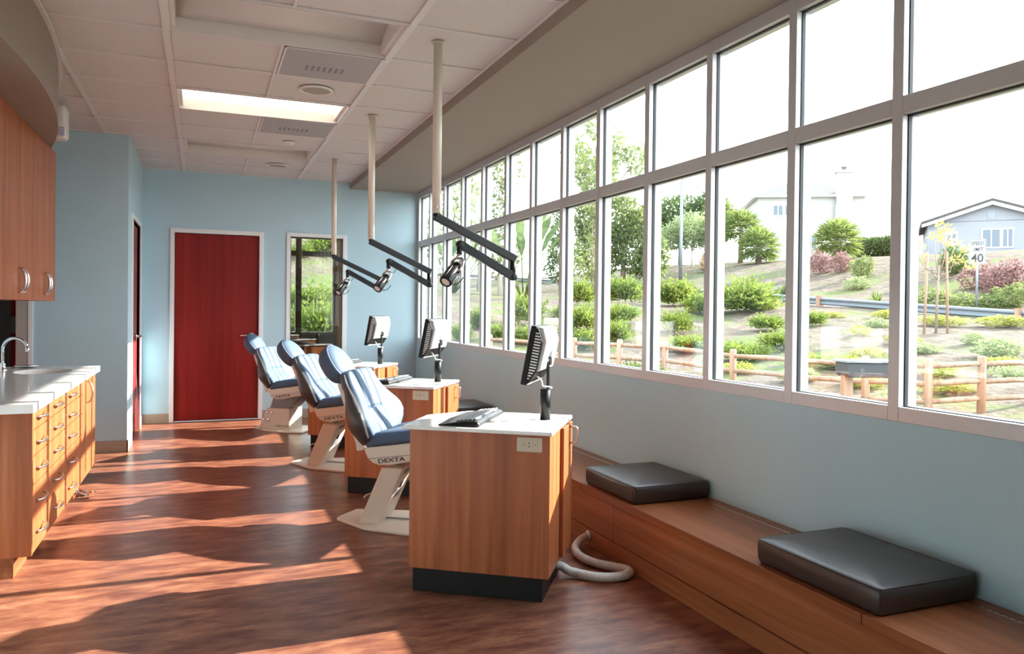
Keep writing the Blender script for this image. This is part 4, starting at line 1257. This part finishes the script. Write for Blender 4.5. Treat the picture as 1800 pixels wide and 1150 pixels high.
tree('feathery_tree', 'tall thin feathery tree rising above the leafy tree into the upper panes', 27.0,50.5, 13,
     [((0,0,8.2),(1.6,1.5,1.6)),((-1.4,.8,9.8),(1.0,1.0,1.7)),((.9,-.6,10.4),(1.1,1.0,1.5)),((2.4,-1.6,9.6),(.9,.8,1.1)),((-.2,0,12.0),(.7,.7,1.0))], 'palegreen', 2300, .40, .2, seed=12)
tree('pale_green_tree', 'pale green round tree directly right of the street lamp', 39.90,56.89, 5.5,
     [((0,0,3.3),(1.9,1.7,1.6)),((-1.3,.8,2.8),(1.2,1.2,1.2)),((1.2,-.9,3.0),(1.3,1.2,1.3))], 'palegreen', 4200, .32, .12, 'paleb', seed=13)
tree('dark_tree', 'dark bushy tree behind the pale green one and the street lamp', 46.6,68.6, 9.5,
     [((0,0,5.0),(3.0,2.6,2.6)),((-2.4,1.6,4.4),(2.2,2.,2.4)),((2.6,-1.8,5.2),(2.2,2.,2.8))], 'dkgreen', 5600, .48, .2, seed=14)
tree('pine_tree', 'thin dark conifer above the near monitor', 19.40,40.70, 5.2,
     [((0,0,1.4),(.9,.9,.9)),((0,0,2.4),(.8,.8,.8)),((0,0,3.4),(.6,.6,.8)),((0,0,4.4),(.35,.35,.7))], 'dkgreen', 1500, .26, .09, seed=15)
tree('slim_tree', 'slim tree rising past the transom left of the leafy tree', 18.78,35.56, 8.0,
     [((0,0,5.2),(.7,.7,1.2)),((.5,-.3,6.6),(.7,.6,.9)),((-.5,.3,7.2),(.6,.6,.8)),((.2,0,3.6),(.6,.6,.9)),((-.1,.1,2.0),(1.0,1.0,1.2))], 'midgreen', 1500, .24, .07, seed=16)
tree('gum_tree', 'tall gum tree in the upper panes behind the nearest lamp arm', 13.62,35.48, 9.5,
     [((0,0,7.6),(.9,.9,1.3)),((.2,-.2,6.2),(.8,.8,1.0)),((-.2,.1,9.0),(.6,.6,.9)),((.1,0,4.4),(.7,.7,1.1)),((.0,0,2.3),(1.3,1.3,1.3))], 'midgreen', 1900, .26, .12, 'paleb', seed=17)
tree('pale_tree', 'pale tree in the upper panes nearest the back wall', 14.0,45.0, 10,
     [((0,0,8.0),(1.5,1.5,1.6)),((.6,0,6.0),(1.4,1.4,1.5)),((0,0,3.2),(2.0,2.0,2.0))], 'palegreen', 1900, .34, .12, seed=18)
def big_leaf_plant(name, label, x, y, h, seed):
    t = thing(name, label, 'plant', (x, y, tz(x, y)-.05), 0, 'trees on the hillside')
    rng = np.random.RandomState(seed); vs, fs = [], []; m = MB()
    for i in range(13):
        th = i*2.4; el = math.radians(48+34*rng.rand()); sl = h*(.45+.2*rng.rand())
        d = np.array([math.cos(th)*math.cos(el), math.sin(th)*math.cos(el), math.sin(el)]); p0 = np.array([math.cos(th)*.1, math.sin(th)*.1, .1]); p1 = p0+d*sl
        m.tube([p0, p1], [.035,.02], 6)
        s = np.array([-math.sin(th), math.cos(th), 0.]); L = h*.33; o = len(vs)
        for k, w in enumerate((.03,.10,.13,.11,.01)):
            f = k/4; p = p1 + d*L*f + np.array([math.cos(th), math.sin(th), -.6])*.22*L*f*f
            vs += [p - s*w*h*.34, p + s*w*h*.34]
        for k in range(4): fs.append((o+2*k, o+2*k+1, o+2*k+3, o+2*k+2))
    mesh_obj('leaf_blades', vs, fs, M['dkgreen'], t); m.build('stems', M['midgreen'], t)
big_leaf_plant('banana_plant', 'broad-leaved banana plant in the upper pane right of the nearest lamp elbow', 12.39,29.51, 4.6, 2)
big_leaf_plant('banana_plant.001', 'broad-leaved banana plant behind the middle of the nearest lamp arm', 11.2,35.5, 4.4, 5)
def fan_palm(label, x, y, h, R, seed, n=30):
    t = thing('fan_palm', label, 'palm', (x, y, tz(x, y)-.1), 0, 'fan palms on the crest')
    rng = np.random.RandomState(seed); vs, fs = [], []; m = MB()
    m.tube([(0,0,0),(.05,0,h*.45),(0,0,h*.62)], [.24,.20,.16], 12); m.build('trunk', M['bark'], t)
    st = MB(); top = np.array([0,0,h*.58])
    for i in range(n):
        th = i*2.399; el = math.radians(-38+116*(i/n))
        d = np.array([math.cos(th)*math.cos(el), math.sin(th)*math.cos(el), math.sin(el)])
        c = top + d*R*.52
        st.tube([top, c], .018, 5)
        s = np.cross(d, [0,0,1]); s /= np.linalg.norm(s)+1e-6; u_ = np.cross(s, d)
        for k in range(15):
            a = math.radians(-105+210*k/14)
            e = d*math.cos(a) + s*math.sin(a) + u_*.12*((k%2)*2-1); e /= np.linalg.norm(e)
            q = np.cross(e, u_); q /= np.linalg.norm(q)
            l = R*.50*(1-.25*abs(a)/2); o = len(vs)
            tip = c + e*l + np.array([0,0,-.12*l]); 
            vs += [c, c + e*l*.55 - q*l*.085, tip, c + e*l*.55 + q*l*.085]; fs.append((o,o+1,o+2,o+3))
    mesh_obj('fronds', vs, fs, M['palm'], t); st.build('stalks', M['palm'], t)
fan_palm('low fan palm in front of the white house corner', 41.54,50.11, 2.3, 2.0, 3, 44)
fan_palm('taller fan palm at the left edge of the white house bay', 42.6,53.7, 5.0, 2.1, 4, 44)
fan_palm('fan palm standing below the white chimney', 42.05,42.36, 2.4, 2.0, 5, 44)
fan_palm('tall fan palm behind the street lamp', 45.5,60.5, 7.2, 2.3, 6)
# feather palm fronds in the upper panes
for lb, x, y, h, sd in (('feather palm in the upper pane left of the banana plant', 15.2,43.0,10.4,2), ('feather palm seen beyond the pole of the nearest lamp', 11.5,40.0,9.5,4)):
    t = thing('feather_palm', lb, 'palm', (x, y, tz(x, y)), 0, 'feather palms beyond the window wall')
    m = MB(); m.tube([(0,0,0),(.1,0,h*.5),(0,0,h)], [.16,.12,.10], 10); m.build('trunk', M['paleb'], t)
    rng = np.random.RandomState(sd); vs, fs = [], []
    for i in range(15):
        th = i*2.4; L = 2.2; pts_ = []
        for k in range(9):
            f = k/8; pts_.append(np.array([math.cos(th)*L*f*.9, math.sin(th)*L*f*.9, h + L*(.55*f-.95*f*f)]))
        for k in range(8):
            dd = pts_[k+1]-pts_[k]; s = np.array([-math.sin(th), math.cos(th), 0])
            for j in range(3):
                p = pts_[k]+dd*j/3
                for sg in (-1,1):
                    e = s*sg*.8 + dd/np.linalg.norm(dd)*.6 + np.array([0,0,-.45]); l = .5*(1-.5*abs(k/8-.4)); o = len(vs)
                    b = np.array([0,0,.02]); vs += [p, p+e*l*.5+b, p+e*l, p+e*l*.5-b]; fs.append((o,o+1,o+2,o+3))
    mesh_obj('fronds', vs, fs, M['palm'], t)

# staked young tree
sx_, sy_ = 17.24, 14.06; z0_ = tz(sx_, sy_)
t = thing('young_tree', 'young staked tree with sparse yellow leaves at the left of the speed limit sign', 'tree', (sx_, sy_, z0_), 0)
rt_ = Vector((.8,-.6,0))
m = MB(); m.tube([(0,0,-.1),(rt_*.02)+Vector((0,0,1.0)),(rt_*.06)+Vector((0,0,1.75))], [.035,.03,.025], 8)
br = [(-.35,2.25),(-.15,2.5),(.2,2.35),(.5,2.3),(.62,2.15),(.72,1.75),(.5,1.9),(.05,2.75),(-.5,2.0),(.35,2.6)]
rng = np.random.RandomState(8); vs, fs = [], []
for i, (a, z) in enumerate(br):
    tip = rt_*a + Vector((.1*math.sin(i*2), .1*math.cos(i*2), z)); s = rt_*.05 + Vector((0,0,1.35+.05*(i%5)))
    mid = (s+tip)/2 + rt_*a*.15 + Vector((0,0,-.06))
    m.tube([s, mid, tip], [.016,.011,.005], 6)
    v, f = leafquads(46, tuple(tip), (.17,.17,.09), .085, rng); o = len(vs); vs += v; fs += [tuple(k+o for k in q) for q in f]
m.build('trunk', M['bark'], t); mesh_obj('leaves', vs, fs, M['yellow'], t)
for sg, lb in ((-1,'left wooden stake tied to the young tree'),(1,'right wooden stake tied to the young tree')):
    s = thing('tree_stake', lb, 'stake', (sx_+rt_.x*.27*sg, sy_+rt_.y*.27*sg, z0_-.1), 0, 'stakes of the young tree')
    MB().tube([(0,0,0),(rt_*(-.05*sg))+Vector((0,0,2.2))], .032, 10).build('pole', M['fence'], s)
    k = MB()
    for z in (.95, 1.75): k.tube([Vector((0,0,z)), rt_*(-.24*sg)+Vector((0,0,z-.03))], .010, 6)
    k.build('tie', M['black'], s)

# speed limit sign
px_, py_ = 28.81, 21.67; z0_ = tz(px_, py_)
t = thing('speed_limit_sign', 'white speed limit 40 sign on a steel post', 'road sign', (px_, py_, z0_), math.atan2(-px_, py_))
# local +x to the right seen from the room, -y towards the room
MB().tube([(0,.03,0),(0,.03,3.1)], .045, 12).build('post', M['steel'], t)
p = MB().box(-.30, .30, -.012, .006, 2.12, 3.14).build('sign_plate', M['signw'], t, bevel=.004)
b = MB()
for x0_, x1_, za, zb in ((-.28,.28,2.14,2.152),(-.28,.28,3.108,3.12),(-.28,-.268,2.14,3.12),(.268,.28,2.14,3.12)): b.box(x0_, x1_, -.015, -.011, za, zb)
b.build('border', M['ink'], p)
RX = Matrix.Rotation(PI/2,4,'X')
text_mesh('SPEED', 'lettering', .20, .001, M['ink'], p, Matrix.Translation((0,-.0145,2.90)) @ RX, sx=.82)
text_mesh('LIMIT', 'lettering', .20, .001, M['ink'], p, Matrix.Translation((0,-.0145,2.66)) @ RX, sx=.88)
text_mesh('40', 'lettering', .47, .001, M['ink'], p, Matrix.Translation((0,-.0145,2.22)) @ RX, sx=.92)

# street lamp
lx, ly = 32.45, 47.65
t = thing('street_lamp', 'tall pale street lamp post in front of the trees', 'street lamp', (lx, ly, tz(lx, ly)))
MB().tube([(0,0,0),(0,0,3),(0,0,7.5)], [.14,.12,.085], 14).build('post', M['steel'], t)
MB().tube(spline([(0,0,7.4),(.05,-.05,7.6),(.25,-.25,7.75),(.5,-.5,7.8)], 5), .05, 8).build('arm', M['steel'], t)

# guard rail along the road
t = thing('guard_rail', 'galvanised road guard rail running across the hillside', 'guard rail', (21.4, 0, 0))
gyv = list(np.arange(4, 78, 2.0))
m = MB(); prof = [(0,.02),(.045,.06),(.045,.10),(.0,.14),(.0,.18),(.045,.22),(.045,.27),(0,.31),(-.02,.31),(-.02,.02)]
m.rings([[(-p[0], y, terrain(21.4, y)+p[1]) for p in prof] for y in gyv], False)
m.build('beam', M['steel'], t)
for y in np.arange(7.2, 74, 3.8):
    MB().box(-.02-.06, .14, y-.09, y+.09, terrain(21.4,y)-.25, terrain(21.4,y)+.36).build('post', M['fence'], t)

# rail fence
F = [(6.32,17.07),(6.84,15.79),(7.36,14.71),(7.86,13.65),(8.38,12.80),(8.65,11.07),(8.90,9.68),(9.29,8.76),(9.82,8.12),(10.73,7.97),(11.86,7.94)]
t = thing('rail_fence', 'wooden post and rail fence at the foot of the hillside', 'fence', (8.5, 10, 0))
offm = Matrix.Translation((-8.5,-10,0))
ztop = [.66,.66,.67,.67,.67,.60,.60,.61,.61,.64,.66]
for (x, y), zt in zip(F, ztop):
    MB().tube([(x,y,terrain(x,y)-.2),(x,y,zt-.015),(x,y,zt)], [.062,.058,.045], 12, offm).build('post', M['fence'], t)
for i in range(len(F)-1):
    for dz_ in (.12, .38, .64):
        a = Vector((*F[i], ztop[i]-dz_)); b_ = Vector((*F[i+1], ztop[i+1]-dz_+.01*((i*7)%3-1)))
        MB().tube([a, (a+b_)/2+Vector((0,0,.006)), b_], [.036,.042,.036], 10, offm).build('rail', M['fence'], t)

# plain dark grey box with a flat lid on a brown post
t = thing('grey_box', 'dark grey box on a brown post outside, in front of the rail fence', 'utility box', (6.15, 6.04, -.35), math.radians(-20))
MB().box(-.045, .045, -.045, .045, 0, 1.02).build('post', M['fence'], t)
MB().prism([(-.06,.98),(-.03,.95),(.50,.95),(.53,.98),(.53,1.10),(-.06,1.10)], -.14, .14, 'y').build('housing', M['boxgrey'], t, bevel=.01)
MB().box(-.08, .55, -.16, .16, 1.10, 1.125).build('lid', M['steel'], t, bevel=.005)

# houses
def house(name, label, x, y, facing, w, dpt, eave, ridge, wall_m, hip, windows, chimney=None, base=-.5):
    z = tz(x, y)
    t = thing(name, label, 'house', (x, y, z), facing)        # local -y faces the room
    MB().box(-w/2, w/2, 0, dpt, base, eave).build('walls', wall_m, t)
    ov = .45
    if hip:
        k = min(w, dpt)*.5
        v = [(-w/2-ov,-ov,eave-.1),(w/2+ov,-ov,eave-.1),(w/2+ov,dpt+ov,eave-.1),(-w/2-ov,dpt+ov,eave-.1),(-w/2+k*.9,k,ridge),(w/2-k*.9,dpt-k,ridge)]
        MB().add(v, [(0,1,5,4),(1,2,5),(2,3,4,5),(3,0,4),(3,2,1,0)]).build('roof', M['roof'], t)
        MB().box(-w/2-ov-.05, w/2+ov+.05, -ov-.08, dpt+ov+.05, eave-.32, eave-.10).build('fascia', M['white'], t)
    else:
        v = [(-w/2-ov,-ov,eave-.15),(0,-ov,ridge),(w/2+ov,-ov,eave-.15),(-w/2-ov,dpt+ov,eave-.15),(0,dpt+ov,ridge),(w/2+ov,dpt+ov,eave-.15)]
        o = MB().add(v, [(0,1,4,3),(1,2,5,4)]).build('roof', M['roof'], t)
        s = o.modifiers.new('solid','SOLIDIFY'); s.thickness = .18; s.offset = 1
        MB().add([(-w/2,0,eave-.05),(w/2,0,eave-.05),(0,0,ridge-.18),(-w/2,.2,eave-.05),(w/2,.2,eave-.05),(0,.2,ridge-.18)], [(0,1,2),(5,4,3),(0,2,5,3),(2,1,4,5)]).build('gable', wall_m, t)
        m = MB()
        for sg in (-1, 1):
            a = Vector((sg*(w/2+ov), -ov-.03, eave-.20)); b = Vector((0, -ov-.03, ridge-.04)); 
            m.add([a, b, b+Vector((0,0,-.26)), a+Vector((0,0,-.22)), a+Vector((0,.06,0)), b+Vector((0,.06,0)), b+Vector((0,.06,-.26)), a+Vector((0,.06,-.22))],
                  [(0,1,2,3),(7,6,5,4),(0,4,5,1),(1,5,6,2),(2,6,7,3),(3,7,4,0)])
        m.build('barge_board', M['white'], t)
        MB().box(-.25, .25, -.03, .02, ridge-1.35, ridge-.75).build('gable_vent', M['steel'], t)
    for x0, x1, za, zb in windows:
        f = MB().box(x0-.10, x1+.10, -.06, .02, za-.10, zb+.10).build('window_frame', M['white'], t)
        g = MB(); xm = (x0+x1)/2; zm = (za+zb)/2
        g.box(x0, xm-.04, -.08, -.05, za, zb).box(xm+.04, x1, -.08, -.05, za, zb); g.build('pane', M['pane'], f)
    if chimney:
        cx0, cx1, ct = chimney
        c = MB().box(cx0, cx1, -.75, .15, base, eave-1.2).box(cx0+.12, cx1-.12, -.62, .15, eave-1.2, ct).box(cx0, cx1, -.72, .22, ct-.25, ct).build('chimney', wall_m, t)
        MB().lathe([(.22,0),(.22,.25),(.32,.30),(.32,.42),(0,.46)], 14, Matrix.Translation(((cx0+cx1)/2, -.25, ct))).build('chimney_cap', M['steel'], c)
    return t
a1 = math.atan2(-58.53, 62.67)
house('white_house', 'two-storey white house with hip roof and tall chimney on the crest', 58.53,62.67, a1+.22, 10.6, 9.0, 7.65, 9.6, M['stucco'], True,
      [(-3.7,-2.8,5.5,6.5),(-2.5,-1.6,5.5,6.5),(-.4,.6,2.0,3.4)], (2.3,4.1,10.0))
a2 = math.atan2(-55.09, 40.34)
house('gabled_house', 'pale grey gabled house behind the speed limit sign', 55.09,40.34, a2+.10, 8.4, 10.0, 3.0, 4.45, M['stuccog'], False,
      [(-2.9,-2.3,1.3,2.1),(-.55,.55,1.0,2.3),(.75,1.35,1.0,2.3),(3.0,3.6,1.7,2.1)])

# ------------------------------------------------------------------ light
w = bpy.data.worlds.new('sky'); bpy.context.scene.world = w; w.use_nodes = True
nt = w.node_tree; bg = nt.nodes['Background']
tcw = nt.nodes.new('ShaderNodeTexCoord'); sp_ = nt.nodes.new('ShaderNodeSeparateXYZ'); rp = nt.nodes.new('ShaderNodeValToRGB')
rp.color_ramp.elements[0].position = 0; rp.color_ramp.elements[0].color = (.93,.97,1,1)
rp.color_ramp.elements[1].position = .7; rp.color_ramp.elements[1].color = (.76,.88,1,1)
nt.links.new(tcw.outputs['Generated'], sp_.inputs[0]); nt.links.new(sp_.outputs['Z'], rp.inputs['Fac']); nt.links.new(rp.outputs['Color'], bg.inputs['Color'])
bg.inputs['Strength'].default_value = SKY
sun = bpy.data.lights.new('sun','SUN'); sun.energy = SUN; sun.angle = math.radians(.6); sun.color = (1,.93,.83)
so = bpy.data.objects.new('sun', sun); C.objects.link(so); so.location = (20,0,15)
so.rotation_euler = Vector((-1,.0,-.54)).to_track_quat('-Z','Y').to_euler()
# light portals in the window openings: they only guide the sampling of the sky
def portal(loc, rot, sx, sy):
    l = bpy.data.lights.new('portal','AREA'); l.shape = 'RECTANGLE'; l.size = sx; l.size_y = sy; l.cycles.is_portal = True
    o = bpy.data.objects.new('portal', l); C.objects.link(o); o.location = loc; o.rotation_euler = rot
portal((XW+.2, 4.4, 1.74), (0, PI/2, 0), 1.75, 9.2)
portal((.2, NY+.2, 1.75), (PI/2, 0, 0), 3.5, 1.9)

sc = bpy.context.scene
sc.view_settings.view_transform = 'Standard'; sc.view_settings.look = 'None'
sc.view_settings.exposure = EXPO; sc.view_settings.gamma = 1; sc.view_settings.use_curve_mapping = False
sc.cycles.max_bounces = 10; sc.cycles.diffuse_bounces = 6; sc.cycles.glossy_bounces = 4; sc.cycles.transparent_max_bounces = 16
sc.cycles.use_denoising = True; sc.cycles.caustics_reflective = False; sc.cycles.caustics_refractive = False
sc.cycles.sample_clamp_indirect = 6
